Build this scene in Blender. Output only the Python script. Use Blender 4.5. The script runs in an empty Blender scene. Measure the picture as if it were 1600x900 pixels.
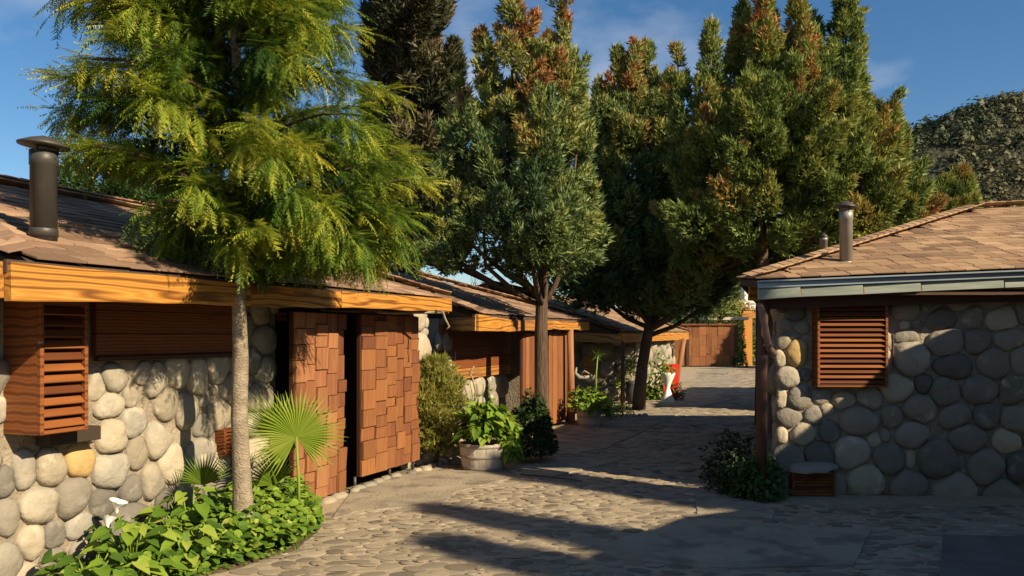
import bpy, math, random
import numpy as np
from mathutils import Vector, Matrix, noise as mnoise

random.seed(7)
rng = np.random.default_rng(7)
scene = bpy.context.scene
COL = scene.collection

# ------------------------------------------------------------------ camera, sky, sun, exposure
F = 1250.0      # focal length in pixels of the 1600 px wide photograph
HY = 525.0      # horizon row
CH = 1.7        # camera height
cam_data = bpy.data.cameras.new('camera')
cam_data.sensor_width = 36.0
cam_data.lens = F / 1600 * 36.0
cam_data.shift_y = (HY - 450) / 1600
cam_data.clip_end = 3000
cam = bpy.data.objects.new('camera', cam_data)
cam.location = (0, 0, CH)
cam.rotation_euler = (math.radians(90), 0, 0)
COL.objects.link(cam)
scene.camera = cam

SUN_EL, SUN_ROT = math.radians(32), math.radians(128)
world = bpy.data.worlds.new('World')
scene.world = world
world.use_nodes = True
wn, wl = world.node_tree.nodes, world.node_tree.links
sky = wn.new('ShaderNodeTexSky')
sky.sky_type = 'NISHITA'
sky.sun_disc = False
sky.sun_elevation = SUN_EL
sky.sun_rotation = SUN_ROT
sky.air_density = 1.0
sky.dust_density = 0.2
sky.ozone_density = 2.5
tc = wn.new('ShaderNodeTexCoord')
mp = wn.new('ShaderNodeMapping'); mp.inputs['Scale'].default_value = (1.0, 1.0, 2.2)
wl.new(tc.outputs['Generated'], mp.inputs['Vector'])
nz = wn.new('ShaderNodeTexNoise'); nz.inputs['Scale'].default_value = 2.6; nz.inputs['Detail'].default_value = 7; nz.inputs['Roughness'].default_value = 0.55
wl.new(mp.outputs[0], nz.inputs['Vector'])
rp = wn.new('ShaderNodeValToRGB'); rp.color_ramp.elements[0].position = 0.505; rp.color_ramp.elements[1].position = 0.70
wl.new(nz.outputs['Fac'], rp.inputs['Fac'])
sx = wn.new('ShaderNodeSeparateXYZ'); wl.new(tc.outputs['Generated'], sx.inputs[0])
mr = wn.new('ShaderNodeMapRange'); mr.inputs['From Min'].default_value = 0.0; mr.inputs['From Max'].default_value = 0.45
mr.inputs['To Min'].default_value = 0.85; mr.inputs['To Max'].default_value = 0.34
wl.new(sx.outputs['Z'], mr.inputs['Value'])
mu = wn.new('ShaderNodeMath'); mu.operation = 'MULTIPLY'; mu.use_clamp = True
wl.new(rp.outputs['Color'], mu.inputs[0]); wl.new(mr.outputs[0], mu.inputs[1])
mxs = wn.new('ShaderNodeMix'); mxs.data_type = 'RGBA'
wl.new(mu.outputs[0], mxs.inputs['Factor'])
hss = wn.new('ShaderNodeHueSaturation'); hss.inputs['Saturation'].default_value = 1.25; wl.new(sky.outputs['Color'], hss.inputs['Color']); wl.new(hss.outputs[0], mxs.inputs['A']); mxs.inputs['B'].default_value = (7.5, 7.6, 8.0, 1)
wl.new(mxs.outputs['Result'], wn['Background'].inputs['Color'])
wn['Background'].inputs['Strength'].default_value = 0.058

sun_data = bpy.data.lights.new('sun', 'SUN')
sun_data.energy = 5.0
sun_data.angle = math.radians(0.55)
sun_data.color = (1.0, 0.82, 0.57)
sun = bpy.data.objects.new('sun', sun_data)
SD = Vector((-math.sin(SUN_ROT) * math.cos(SUN_EL), -math.cos(SUN_ROT) * math.cos(SUN_EL), -math.sin(SUN_EL)))
sun.rotation_euler = SD.to_track_quat('-Z', 'Y').to_euler()
sun.location = (20, -15, 20)
COL.objects.link(sun)
scene.view_settings.view_transform = 'Standard'
scene.view_settings.look = 'None'
scene.view_settings.exposure = 0.95
scene.view_settings.gamma = 1.0
scene.cycles.max_bounces = 8
scene.cycles.transparent_max_bounces = 8

# ------------------------------------------------------------------ geometry helpers
def P(px, py, Y):
    return Vector(((px - 800) / F * Y, Y, CH + (HY - py) / F * Y))
def G(px, py, z=0.0):
    Y = (CH - z) * F / (py - HY)
    return Vector(((px - 800) / F * Y, Y, z))

WM = {}
def link(name, data, M=None, parent=None, **props):
    o = bpy.data.objects.new(name, data)
    COL.objects.link(o)
    M = M or Matrix.Identity(4)
    WM[o.name] = M
    if parent:
        o.parent = parent
        o.matrix_basis = WM[parent.name].inverted() @ M
    else:
        o.matrix_basis = M
    for k, v in props.items():
        o[k] = v
    return o

def thing(name, label, cat, loc, group=None):
    o = link(name, None, Matrix.Translation(Vector(loc)))
    o.empty_display_size = 0.2
    o['label'] = label; o['category'] = cat
    if group: o['group'] = group
    return o

def tag(o, label, cat, group=None):
    o['label'] = label; o['category'] = cat
    if group: o['group'] = group
    return o

def raw_mesh(name, verts, faces, mat, smooth=False):
    me = bpy.data.meshes.new(name)
    me.from_pydata([tuple(v) for v in verts], [], faces)
    if mat: me.materials.append(mat)
    if smooth: me.polygons.foreach_set('use_smooth', [True] * len(me.polygons))
    me.update()
    return me

def wmesh(name, verts, faces, mat, parent=None, smooth=False, R=None, **props):
    """mesh from world-space vertices; the object's origin sits at their centre, its axes are R (3x3)"""
    c = Vector((0, 0, 0))
    for v in verts: c += Vector(v)
    c /= len(verts)
    R = R or Matrix.Identity(3)
    Ri = R.transposed()
    me = raw_mesh(name, [Ri @ (Vector(v) - c) for v in verts], faces, mat, smooth)
    return link(name, me, Matrix.Translation(c) @ R.to_4x4(), parent, **props)

_boxcache = {}
def box_mesh(size, mat, bev=0.004):
    key = tuple(round(s, 3) for s in size) + (mat.name, bev)
    if key in _boxcache: return _boxcache[key]
    hx, hy, hz = [s / 2 for s in size]
    b = min(bev, hx * .4, hy * .4, hz * .4)
    vs, idx = [], {}
    for sx_ in (-1, 1):
        for sy_ in (-1, 1):
            for sz_ in (-1, 1):
                for ax in range(3):
                    p = [sx_ * (hx - b), sy_ * (hy - b), sz_ * (hz - b)]
                    p[ax] = (sx_, sy_, sz_)[ax] * (hx, hy, hz)[ax]
                    idx[(sx_, sy_, sz_, ax)] = len(vs); vs.append(p)
    fs = []
    def q(ks, nrm):
        f = [idx[k] for k in ks]
        a, b_, c_ = [Vector(vs[i]) for i in f[:3]]
        if (b_ - a).cross(c_ - a).dot(Vector(nrm)) < 0: f.reverse()
        fs.append(f)
    for ax in range(3):
        o1, o2 = [i for i in range(3) if i != ax]
        for s in (-1, 1):
            ks = []
            for (a1, a2) in ((-1, -1), (1, -1), (1, 1), (-1, 1)):
                t = [0, 0, 0]; t[ax] = s; t[o1] = a1; t[o2] = a2
                ks.append((*t, ax))
            n = [0, 0, 0]; n[ax] = s
            q(ks, n)
    for ax in range(3):                     # edges along ax
        o1, o2 = [i for i in range(3) if i != ax]
        for a1 in (-1, 1):
            for a2 in (-1, 1):
                ks = []
                for (s, w) in ((-1, o1), (1, o1), (1, o2), (-1, o2)):
                    t = [0, 0, 0]; t[ax] = s; t[o1] = a1; t[o2] = a2
                    ks.append((*t, w))
                n = [0, 0, 0]; n[o1] = a1; n[o2] = a2
                q(ks, n)
    for sx_ in (-1, 1):
        for sy_ in (-1, 1):
            for sz_ in (-1, 1):
                q([(sx_, sy_, sz_, 0), (sx_, sy_, sz_, 1), (sx_, sy_, sz_, 2)], (sx_, sy_, sz_))
    me = raw_mesh('box', vs, fs, mat)
    _boxcache[key] = me
    return me

def box(name, c, size, mat, parent=None, R=None, bev=0.004, **props):
    R = R or Matrix.Identity(3)
    return link(name, box_mesh(size, mat, bev), Matrix.Translation(Vector(c)) @ R.to_4x4(), parent, **props)

def frame_x(d, up=(0, 0, 1)):
    """rotation whose local X is d, local Z as near up as possible"""
    x = Vector(d).normalized(); u = Vector(up)
    y = u.cross(x).normalized(); z = x.cross(y)
    return Matrix((x, y, z)).transposed()

def board(name, p0, p1, h, t, mat, parent=None, up=(0, 0, 1), bev=0.004, **props):
    """a plank from p0 to p1 (centre line), h high, t thick"""
    p0, p1 = Vector(p0), Vector(p1)
    return box(name, (p0 + p1) / 2, ((p1 - p0).length, t, h), mat, parent, frame_x(p1 - p0, up), bev, **props)

def tube_geo(pts, rad, seg=8, wob=0.0, cap=True):
    pts = [Vector(p) for p in pts]
    vs, fs = [], []
    prev = None
    for i, p in enumerate(pts):
        d = (pts[min(i + 1, len(pts) - 1)] - pts[max(i - 1, 0)]).normalized()
        ref = prev if prev is not None else (Vector((1, 0, 0)) if abs(d.x) < .8 else Vector((0, 1, 0)))
        x = (ref - d * ref.dot(d)).normalized(); prev = x
        y = d.cross(x)
        for k in range(seg):
            a = 2 * math.pi * k / seg
            r = rad[i] * (1 + (wob * mnoise.noise(p * 6 + Vector((k * 2.1, 0, 0))) if wob else 0))
            vs.append(p + (x * math.cos(a) + y * math.sin(a)) * r)
    for i in range(len(pts) - 1):
        for k in range(seg):
            a, b = i * seg + k, i * seg + (k + 1) % seg
            fs.append((a, b, b + seg, a + seg))
    if cap:
        fs.append(tuple(range(seg))[::-1]); n = (len(pts) - 1) * seg
        fs.append(tuple(range(n, n + seg)))
    return vs, fs

def merge(geos):
    V, Fc = [], []
    for v, f in geos:
        n = len(V); V += list(v); Fc += [tuple(i + n for i in q) for q in f]
    return V, Fc

def tube(name, pts, rad, mat, parent=None, seg=8, wob=0.0, smooth=True, **props):
    v, f = tube_geo(pts, rad, seg, wob)
    return wmesh(name, v, f, mat, parent, smooth, **props)

def lathe_geo(prof, c, seg=20):
    """prof: list of (r, z)"""
    vs, fs = [], []
    for r, z in prof:
        for k in range(seg):
            a = 2 * math.pi * k / seg
            vs.append(Vector(c) + Vector((r * math.cos(a), r * math.sin(a), z)))
    for i in range(len(prof) - 1):
        for k in range(seg):
            a, b = i * seg + k, i * seg + (k + 1) % seg
            fs.append((a, b, b + seg, a + seg))
    fs.append(tuple(range(seg))[::-1]); n = (len(prof) - 1) * seg
    fs.append(tuple(range(n, n + seg)))
    return vs, fs

def scatter_mesh(name, tv, tf, Ms, Ls, tint, mat, parent=None, smooth=True, **props):
    """many transformed copies of one small template (tv verts, tf polygons) joined in ONE mesh"""
    tv = np.asarray(tv, float); N = len(Ls)
    if N == 0: return None
    Ms = np.asarray(Ms, float); Ls = np.asarray(Ls, float)
    V = np.einsum('nij,vj->nvi', Ms, tv) + Ls[:, None, :]
    nv = len(tv); c = V.reshape(-1, 3).mean(0)
    V = (V - c).reshape(-1, 3)
    lens = np.array([len(f) for f in tf]); flat = np.concatenate([np.array(f) for f in tf])
    nl = len(flat)
    loops = (flat[None, :] + (np.arange(N) * nv)[:, None]).ravel()
    tot = np.tile(lens, N); start = np.concatenate([[0], np.cumsum(tot)[:-1]])
    me = bpy.data.meshes.new(name)
    me.vertices.add(len(V)); me.vertices.foreach_set('co', V.astype(np.float32).ravel())
    me.loops.add(len(loops)); me.loops.foreach_set('vertex_index', loops.astype(np.int32))
    me.polygons.add(len(tot)); me.polygons.foreach_set('loop_start', start.astype(np.int32))
    me.polygons.foreach_set('loop_total', tot.astype(np.int32))
    at = me.attributes.new('tint', 'FLOAT', 'POINT')
    at.data.foreach_set('value', np.repeat(np.asarray(tint, np.float32), nv))
    me.materials.append(mat)
    me.polygons.foreach_set('use_smooth', np.full(len(tot), smooth))
    me.update(calc_edges=True)
    me.validate()
    return link(name, me, Matrix.Translation(Vector(c)), parent, **props)

def frames(X, U=None, scale=1.0, roll=None):
    """(N,3,3) matrices whose first column is X (unit) ; U a rough up"""
    X = X / np.linalg.norm(X, axis=1, keepdims=True)
    N = len(X)
    if U is None: U = rng.normal(size=(N, 3))
    U = np.broadcast_to(U, (N, 3))
    Yv = np.cross(U, X); Yv /= np.linalg.norm(Yv, axis=1, keepdims=True) + 1e-9
    Zv = np.cross(X, Yv)
    M = np.stack([X, Yv, Zv], axis=2)
    s = np.asarray(scale, float)
    return M * (s[:, None, None] if s.ndim else s)

# ------------------------------------------------------------------ materials
def new_mat(name):
    m = bpy.data.materials.new(name); m.use_nodes = True
    nt = m.node_tree
    return m, nt, nt.nodes, nt.links, nt.nodes['Principled BSDF']

def ramp(nodes, stops):
    r = nodes.new('ShaderNodeValToRGB'); e = r.color_ramp.elements
    while len(e) < len(stops): e.new(0.5)
    for i, (p, c) in enumerate(stops):
        e[i].position = p; e[i].color = (*c, 1)
    return r

def rnd_value(nodes, links):
    """random per object plus random per island, wrapped to 0..1"""
    oi = nodes.new('ShaderNodeObjectInfo'); ge = nodes.new('ShaderNodeNewGeometry')
    a = nodes.new('ShaderNodeMath'); a.operation = 'ADD'
    links.new(oi.outputs['Random'], a.inputs[0]); links.new(ge.outputs['Random Per Island'], a.inputs[1])
    f = nodes.new('ShaderNodeMath'); f.operation = 'FRACT'; links.new(a.outputs[0], f.inputs[0])
    return f

def mottle(name, stops, scale=6, stretch=(1, 1, 1), rough=0.85, bump=0.3, rmix=0.0, detail=6, distort=0.0, bscale=None, metal=0.0,
           vary=0.0, spots=None, bdist=0.02, spec=0.3):
    m, nt, n, l, p = new_mat(name)
    tc = n.new('ShaderNodeTexCoord'); mp = n.new('ShaderNodeMapping'); mp.inputs['Scale'].default_value = stretch
    rv = rnd_value(n, l)
    off = n.new('ShaderNodeVectorMath'); off.operation = 'SCALE'; off.inputs[0].default_value = (37., 19., 53.)
    l.new(rv.outputs[0], off.inputs['Scale'])
    ad = n.new('ShaderNodeVectorMath'); ad.operation = 'ADD'
    l.new(tc.outputs['Object'], ad.inputs[0]); l.new(off.outputs[0], ad.inputs[1])
    l.new(ad.outputs[0], mp.inputs['Vector'])
    nz = n.new('ShaderNodeTexNoise'); nz.inputs['Scale'].default_value = scale; nz.inputs['Detail'].default_value = detail
    nz.inputs['Distortion'].default_value = distort; nz.inputs['Roughness'].default_value = 0.62
    l.new(mp.outputs[0], nz.inputs['Vector'])
    mx = n.new('ShaderNodeMix'); mx.inputs['Factor'].default_value = rmix
    l.new(nz.outputs['Fac'], mx.inputs['A']); l.new(rv.outputs[0], mx.inputs['B'])
    r = ramp(n, stops); l.new(mx.outputs['Result'], r.inputs['Fac'])
    out = r.outputs['Color']
    if vary:
        hs = n.new('ShaderNodeHueSaturation')
        mr = n.new('ShaderNodeMapRange'); mr.inputs['To Min'].default_value = 1 - vary; mr.inputs['To Max'].default_value = 1 + vary
        m2 = n.new('ShaderNodeMath'); m2.operation = 'MULTIPLY'; m2.inputs[1].default_value = 7.31
        f2 = n.new('ShaderNodeMath'); f2.operation = 'FRACT'
        l.new(rv.outputs[0], m2.inputs[0]); l.new(m2.outputs[0], f2.inputs[0]); l.new(f2.outputs[0], mr.inputs['Value'])
        l.new(mr.outputs[0], hs.inputs['Value']); l.new(out, hs.inputs['Color']); out = hs.outputs['Color']
    if spots:   # (scale, colour, threshold, strength): lichen, stains
        ns = n.new('ShaderNodeTexNoise'); ns.inputs['Scale'].default_value = spots[0]; ns.inputs['Detail'].default_value = 5
        l.new(ad.outputs[0], ns.inputs['Vector'])
        rs = ramp(n, [(spots[2], (0, 0, 0)), (min(1, spots[2] + .12), (spots[3],) * 3)]); l.new(ns.outputs['Fac'], rs.inputs['Fac'])
        ms = n.new('ShaderNodeMix'); ms.data_type = 'RGBA'; l.new(rs.outputs['Color'], ms.inputs['Factor'])
        l.new(out, ms.inputs['A']); ms.inputs['B'].default_value = (*spots[1], 1); out = ms.outputs['Result']
    l.new(out, p.inputs['Base Color'])
    p.inputs['Roughness'].default_value = rough; p.inputs['Metallic'].default_value = metal
    p.inputs['Specular IOR Level'].default_value = spec
    if bump:
        nb = n.new('ShaderNodeTexNoise'); nb.inputs['Scale'].default_value = bscale or scale * 3; nb.inputs['Detail'].default_value = 6
        l.new(mp.outputs[0], nb.inputs['Vector'])
        b = n.new('ShaderNodeBump'); b.inputs['Strength'].default_value = bump; b.inputs['Distance'].default_value = bdist
        l.new(nb.outputs['Fac'], b.inputs['Height']); l.new(b.outputs[0], p.inputs['Normal'])
    return m

def grain(name, dark, mid, light, freq=7, distort=5, rough=0.6, along=0.22, weather=None, dsc=2.2):
    """sawn wood: curved grain bands running along local X"""
    m, nt, n, l, p = new_mat(name)
    tc = n.new('ShaderNodeTexCoord'); rv = rnd_value(n, l)
    off = n.new('ShaderNodeVectorMath'); off.operation = 'SCALE'; off.inputs[0].default_value = (31., 17., 23.)
    l.new(rv.outputs[0], off.inputs['Scale'])
    ad = n.new('ShaderNodeVectorMath'); ad.operation = 'ADD'
    l.new(tc.outputs['Object'], ad.inputs[0]); l.new(off.outputs[0], ad.inputs[1])
    mp = n.new('ShaderNodeMapping'); mp.inputs['Scale'].default_value = (along, 1, 1)
    l.new(ad.outputs[0], mp.inputs['Vector'])
    wv = n.new('ShaderNodeTexWave'); wv.wave_type = 'BANDS'; wv.bands_direction = 'Z'
    wv.inputs['Scale'].default_value = freq; wv.inputs['Distortion'].default_value = distort
    wv.inputs['Detail'].default_value = 3; wv.inputs['Detail Scale'].default_value = dsc
    l.new(mp.outputs[0], wv.inputs['Vector'])
    r = ramp(n, [(0.0, dark), (0.3, mid), (0.75, light), (1.0, mid)]); l.new(wv.outputs['Fac'], r.inputs['Fac'])
    mp2 = n.new('ShaderNodeMapping'); mp2.inputs['Scale'].default_value = (2, 60, 60); l.new(ad.outputs[0], mp2.inputs['Vector'])
    nz = n.new('ShaderNodeTexNoise'); nz.inputs['Scale'].default_value = 2; nz.inputs['Detail'].default_value = 5; l.new(mp2.outputs[0], nz.inputs['Vector'])
    mr = n.new('ShaderNodeMapRange'); mr.inputs['To Min'].default_value = 0.6; mr.inputs['To Max'].default_value = 1.35; l.new(nz.outputs['Fac'], mr.inputs['Value'])
    hs = n.new('ShaderNodeHueSaturation'); l.new(mr.outputs[0], hs.inputs['Value']); l.new(r.outputs['Color'], hs.inputs['Color'])
    out = hs.outputs['Color']
    if weather:
        nw = n.new('ShaderNodeTexNoise'); nw.inputs['Scale'].default_value = 3.0; nw.inputs['Detail'].default_value = 6
        l.new(ad.outputs[0], nw.inputs['Vector'])
        rw = ramp(n, [(0.45, (0, 0, 0)), (0.7, (0.75,) * 3)]); l.new(nw.outputs['Fac'], rw.inputs['Fac'])
        mw = n.new('ShaderNodeMix'); mw.data_type = 'RGBA'; l.new(rw.outputs['Color'], mw.inputs['Factor'])
        l.new(out, mw.inputs['A']); mw.inputs['B'].default_value = (*weather, 1); out = mw.outputs['Result']
    l.new(out, p.inputs['Base Color']); p.inputs['Roughness'].default_value = rough
    p.inputs['Specular IOR Level'].default_value = 0.3
    b = n.new('ShaderNodeBump'); b.inputs['Strength'].default_value = 0.35; b.inputs['Distance'].default_value = 0.01
    l.new(hs.outputs['Color'], b.inputs['Height']); l.new(b.outputs[0], p.inputs['Normal'])
    return m

def leafmat(name, stops, trans=0.35, rough=0.55, tcol=1.3, nscale=2.0):
    """foliage: colour ramp over the stored tint + clump noise, with light coming through the leaf"""
    m, nt, n, l, p = new_mat(name)
    at = n.new('ShaderNodeAttribute'); at.attribute_name = 'tint'
    tc = n.new('ShaderNodeTexCoord')
    nz = n.new('ShaderNodeTexNoise'); nz.inputs['Scale'].default_value = nscale; nz.inputs['Detail'].default_value = 3
    l.new(tc.outputs['Object'], nz.inputs['Vector'])
    a = n.new('ShaderNodeMath'); a.operation = 'MULTIPLY_ADD'; a.inputs[1].default_value = 0.5; 
    l.new(nz.outputs['Fac'], a.inputs[0])
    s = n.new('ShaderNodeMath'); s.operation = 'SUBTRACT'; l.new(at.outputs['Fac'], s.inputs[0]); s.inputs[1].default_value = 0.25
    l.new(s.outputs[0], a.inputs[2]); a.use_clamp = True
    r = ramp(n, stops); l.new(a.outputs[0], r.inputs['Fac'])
    l.new(r.outputs['Color'], p.inputs['Base Color'])
    p.inputs['Roughness'].default_value = rough; p.inputs['Specular IOR Level'].default_value = 0.25
    tr = n.new('ShaderNodeBsdfTranslucent')
    hs = n.new('ShaderNodeHueSaturation'); hs.inputs['Value'].default_value = tcol; hs.inputs['Hue'].default_value = 0.485
    l.new(r.outputs['Color'], hs.inputs['Color']); l.new(hs.outputs[0], tr.inputs['Color'])
    ms = n.new('ShaderNodeMixShader'); ms.inputs[0].default_value = trans
    l.new(p.outputs[0], ms.inputs[1]); l.new(tr.outputs[0], ms.inputs[2])
    l.new(ms.outputs[0], n['Material Output'].inputs['Surface'])
    return m

M = {}
M['stone'] = mottle('river_stone', [(0.0, (.13, .115, .09)), (.3, (.23, .2, .15)), (.45, (.34, .29, .205)), (.6, (.23, .215, .18)), (.75, (.35, .30, .215)), (.87, (.42, .36, .26)), (1, (.46, .42, .33))],
                    scale=5, rmix=.62, rough=.85, bump=.6, bscale=22, vary=.18, spots=(9, (.42, .38, .29), .56, .75))
M['stone_dark'] = mottle('dark_river_stone', [(0.0, (.08, .072, .06)), (.35, (.14, .128, .108)), (.6, (.20, .18, .145)), (1, (.30, .262, .2))],
                    scale=5, rmix=.5, rough=.8, bump=.6, bscale=22, vary=.18, spots=(7, (.26, .24, .19), .57, .7))
M['stone_ochre'] = mottle('ochre_stone', [(0.2, (.33, .22, .08)), (.6, (.42, .29, .12)), (1, (.46, .36, .2))], scale=6, rough=.8, bump=.35, bscale=30)
M['mortar'] = mottle('mortar', [(0.2, (.13, .11, .08)), (.5, (.24, .2, .145)), (.8, (.34, .29, .21))], scale=4, rough=.95, bump=.8, bscale=28, detail=9, bdist=.03)
M['fascia'] = grain('fascia_wood', (.15, .055, .01), (.36, .155, .024), (.49, .23, .042), freq=5, distort=14, along=.09, dsc=1.1)
M['fascia_old'] = grain('old_fascia_wood', (.16, .055, .012), (.32, .13, .024), (.42, .2, .042), freq=5, distort=12, along=.1, dsc=1.1, weather=(.2, .1, .04))
M['brown'] = grain('brown_stained_wood', (.08, .022, .008), (.16, .048, .012), (.22, .072, .018), freq=12, distort=3)
M['louver'] = grain('louver_wood', (.10, .03, .009), (.18, .056, .014), (.23, .08, .02), freq=5, distort=3, along=.06, dsc=1.0)
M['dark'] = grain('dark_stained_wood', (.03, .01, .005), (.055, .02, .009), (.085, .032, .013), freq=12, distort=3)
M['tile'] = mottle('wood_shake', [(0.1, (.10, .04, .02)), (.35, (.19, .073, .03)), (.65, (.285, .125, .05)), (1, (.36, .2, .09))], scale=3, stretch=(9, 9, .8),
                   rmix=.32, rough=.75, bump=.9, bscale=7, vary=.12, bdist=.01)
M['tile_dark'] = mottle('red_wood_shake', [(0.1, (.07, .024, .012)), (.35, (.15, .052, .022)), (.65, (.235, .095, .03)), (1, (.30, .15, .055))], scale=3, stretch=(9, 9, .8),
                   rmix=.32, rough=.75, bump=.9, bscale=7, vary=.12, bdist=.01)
M['shingle'] = mottle('roof_shingle', [(0.0, (.10, .06, .038)), (.35, (.19, .117, .073)), (.65, (.28, .178, .11)), (1, (.36, .245, .155))], scale=26, rmix=.6, rough=.92,
                      bump=.5, bscale=120, vary=.2, spots=(2.2, (.12, .075, .05), .55, .5), bdist=.004)
M['shingle_tan'] = mottle('tan_roof_shingle', [(0.0, (.085, .052, .034)), (.2, (.17, .105, .062)), (.55, (.27, .17, .095)), (1, (.36, .245, .14))], scale=26, rmix=.62, rough=.92,
                      bump=.5, bscale=120, vary=.2, spots=(2.2, (.2, .12, .075), .58, .5), bdist=.004)
M['felt'] = mottle('roof_underlay', [(0, (.05, .035, .025)), (1, (.08, .055, .04))], scale=5, rough=.95, bump=.2)
M['pipe_dark'] = mottle('sooty_steel', [(0.2, (.035, .033, .03)), (.6, (.065, .061, .054)), (1, (.11, .10, .085))], scale=4, stretch=(1, 1, .5), rough=.5, metal=.35, bump=.1, spots=(7, (.2, .18, .15), .64, .5))
M['pipe_grey'] = mottle('grey_steel', [(0.2, (.2, .18, .15)), (.6, (.28, .26, .22)), (1, (.36, .33, .28))], scale=4, rough=.45, metal=.3, bump=.08, spots=(6, (.22, .11, .05), .66, .6))
M['flash'] = mottle('metal_flashing', [(0.2, (.22, .26, .28)), (.6, (.3, .35, .38)), (1, (.42, .47, .5))], scale=3, stretch=(.3, 1, 1), rough=.35, metal=.5, bump=.1)
M['beam_teal'] = mottle('weathered_teal_beam', [(0.2, (.13, .155, .13)), (.5, (.21, .24, .205)), (.75, (.28, .29, .25)), (1, (.33, .3, .25))], scale=3, stretch=(.4, 3, 3), rough=.75, bump=.3,
                        spots=(5, (.22, .2, .16), .68, .4))
M['bark_pale'] = mottle('pale_bark', [(0.1, (.10, .075, .05)), (.45, (.23, .185, .13)), (.7, (.34, .285, .205)), (1, (.44, .38, .29))], scale=5, stretch=(2, 2, 3.2), rough=.9, bump=1, bscale=24, bdist=.02, detail=8,
                        spots=(6, (.2, .17, .11), .56, .6))
M['bark_dark'] = mottle('dark_bark', [(0.1, (.03, .02, .013)), (.5, (.085, .055, .035)), (1, (.17, .115, .075))], scale=5, stretch=(4, 4, .6), rough=.95, bump=1, bscale=12, bdist=.03)
M['log'] = mottle('log_post', [(0.1, (.13, .055, .025)), (.5, (.26, .12, .055)), (1, (.36, .2, .1))], scale=3, stretch=(5, 5, .5), rough=.8, bump=.4)
M['log_dark'] = mottle('dark_log_post', [(0.1, (.05, .025, .015)), (.5, (.1, .05, .03)), (1, (.16, .09, .055))], scale=3, stretch=(5, 5, .5), rough=.8, bump=.4)
M['drain'] = mottle('brown_drain_pipe', [(0.1, (.15, .085, .065)), (.6, (.22, .13, .10)), (1, (.28, .18, .14))], scale=3, rough=.5, bump=.1)
M['concrete'] = mottle('concrete', [(0.1, (.15, .13, .098)), (.45, (.25, .215, .155)), (.75, (.33, .283, .2)), (1, (.4, .34, .245))], scale=2.2, rough=.92, bump=.9, bscale=34, detail=9,
                       spots=(3.1, (.145, .125, .095), .52, .85), bdist=.012, distort=.4)
M['concrete_dark'] = mottle('dark_slab', [(0.1, (.06, .055, .05)), (.5, (.12, .11, .097)), (1, (.19, .174, .15))], scale=2.8, rough=.9, bump=.4, bscale=40, detail=9, bdist=.008)
M['bedding'] = mottle('sand_bedding', [(0.1, (.17, .137, .09)), (.5, (.31, .25, .168)), (1, (.44, .365, .25))], scale=7, rough=.98, bump=.8, bscale=50, detail=9, bdist=.012)
M['cobble'] = mottle('cobble', [(0.1, (.10, .085, .062)), (.4, (.19, .16, .115)), (.7, (.28, .236, .168)), (1, (.38, .325, .24))], scale=9, rmix=.5, rough=.8, bump=.4, bscale=45, vary=.2, bdist=.008)
M['soil'] = mottle('soil', [(0.1, (.03, .02, .012)), (.5, (.07, .048, .03)), (1, (.13, .10, .065))], scale=5, rough=1, bump=1, bscale=30, detail=9, bdist=.04)
M['barrel'] = mottle('weathered_barrel_wood', [(0.1, (.26, .22, .17)), (.5, (.42, .37, .29)), (1, (.55, .49, .4))], scale=3, stretch=(7, 7, .7), rmix=.3, rough=.85, bump=.4, vary=.08)
M['hoop'] = mottle('barrel_hoop', [(0.1, (.22, .2, .175)), (1, (.36, .33, .29))], scale=8, rough=.6, metal=.2, bump=.1)
M['red'] = mottle('red_paint', [(0.1, (.5, .012, .012)), (1, (.62, .03, .02))], scale=4, rough=.5, bump=.05)
M['white'] = mottle('white_paint', [(0.1, (.66, .64, .6)), (1, (.82, .8, .76))], scale=4, rough=.6, bump=.1)
M['petal'] = mottle('white_petal', [(0.1, (.74, .74, .68)), (1, (.84, .84, .8))], scale=4, rough=.5, bump=.05)
M['spadix'] = mottle('yellow_spadix', [(0, (.7, .5, .05)), (1, (.8, .6, .1))], scale=20, rough=.7, bump=.1)
M['glass_lamp'] = mottle('lamp_shade_glass', [(0, (.35, .35, .3)), (1, (.5, .5, .44))], scale=8, rough=.3, bump=.05)
M['stem'] = mottle('green_stem', [(0.1, (.1, .16, .02)), (1, (.2, .28, .04))], scale=8, rough=.6, bump=.1)
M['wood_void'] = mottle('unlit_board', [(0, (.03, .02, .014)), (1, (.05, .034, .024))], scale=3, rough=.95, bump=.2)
M['hill'] = mottle('hill_soil', [(0.1, (.025, .03, .016)), (.5, (.05, .052, .028)), (1, (.095, .085, .05))], scale=.12, rough=1, bump=.8, bscale=1.2, bdist=1.5, detail=10)
M['ground'] = mottle('dry_ground', [(0.1, (.11, .09, .06)), (.5, (.16, .135, .09)), (1, (.22, .18, .13))], scale=.6, rough=1, bump=.5, bscale=8, detail=10)
M['yellowwall'] = mottle('ochre_render', [(0.1, (.42, .18, .035)), (1, (.56, .27, .06))], scale=2, rough=.85, bump=.2)
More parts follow.
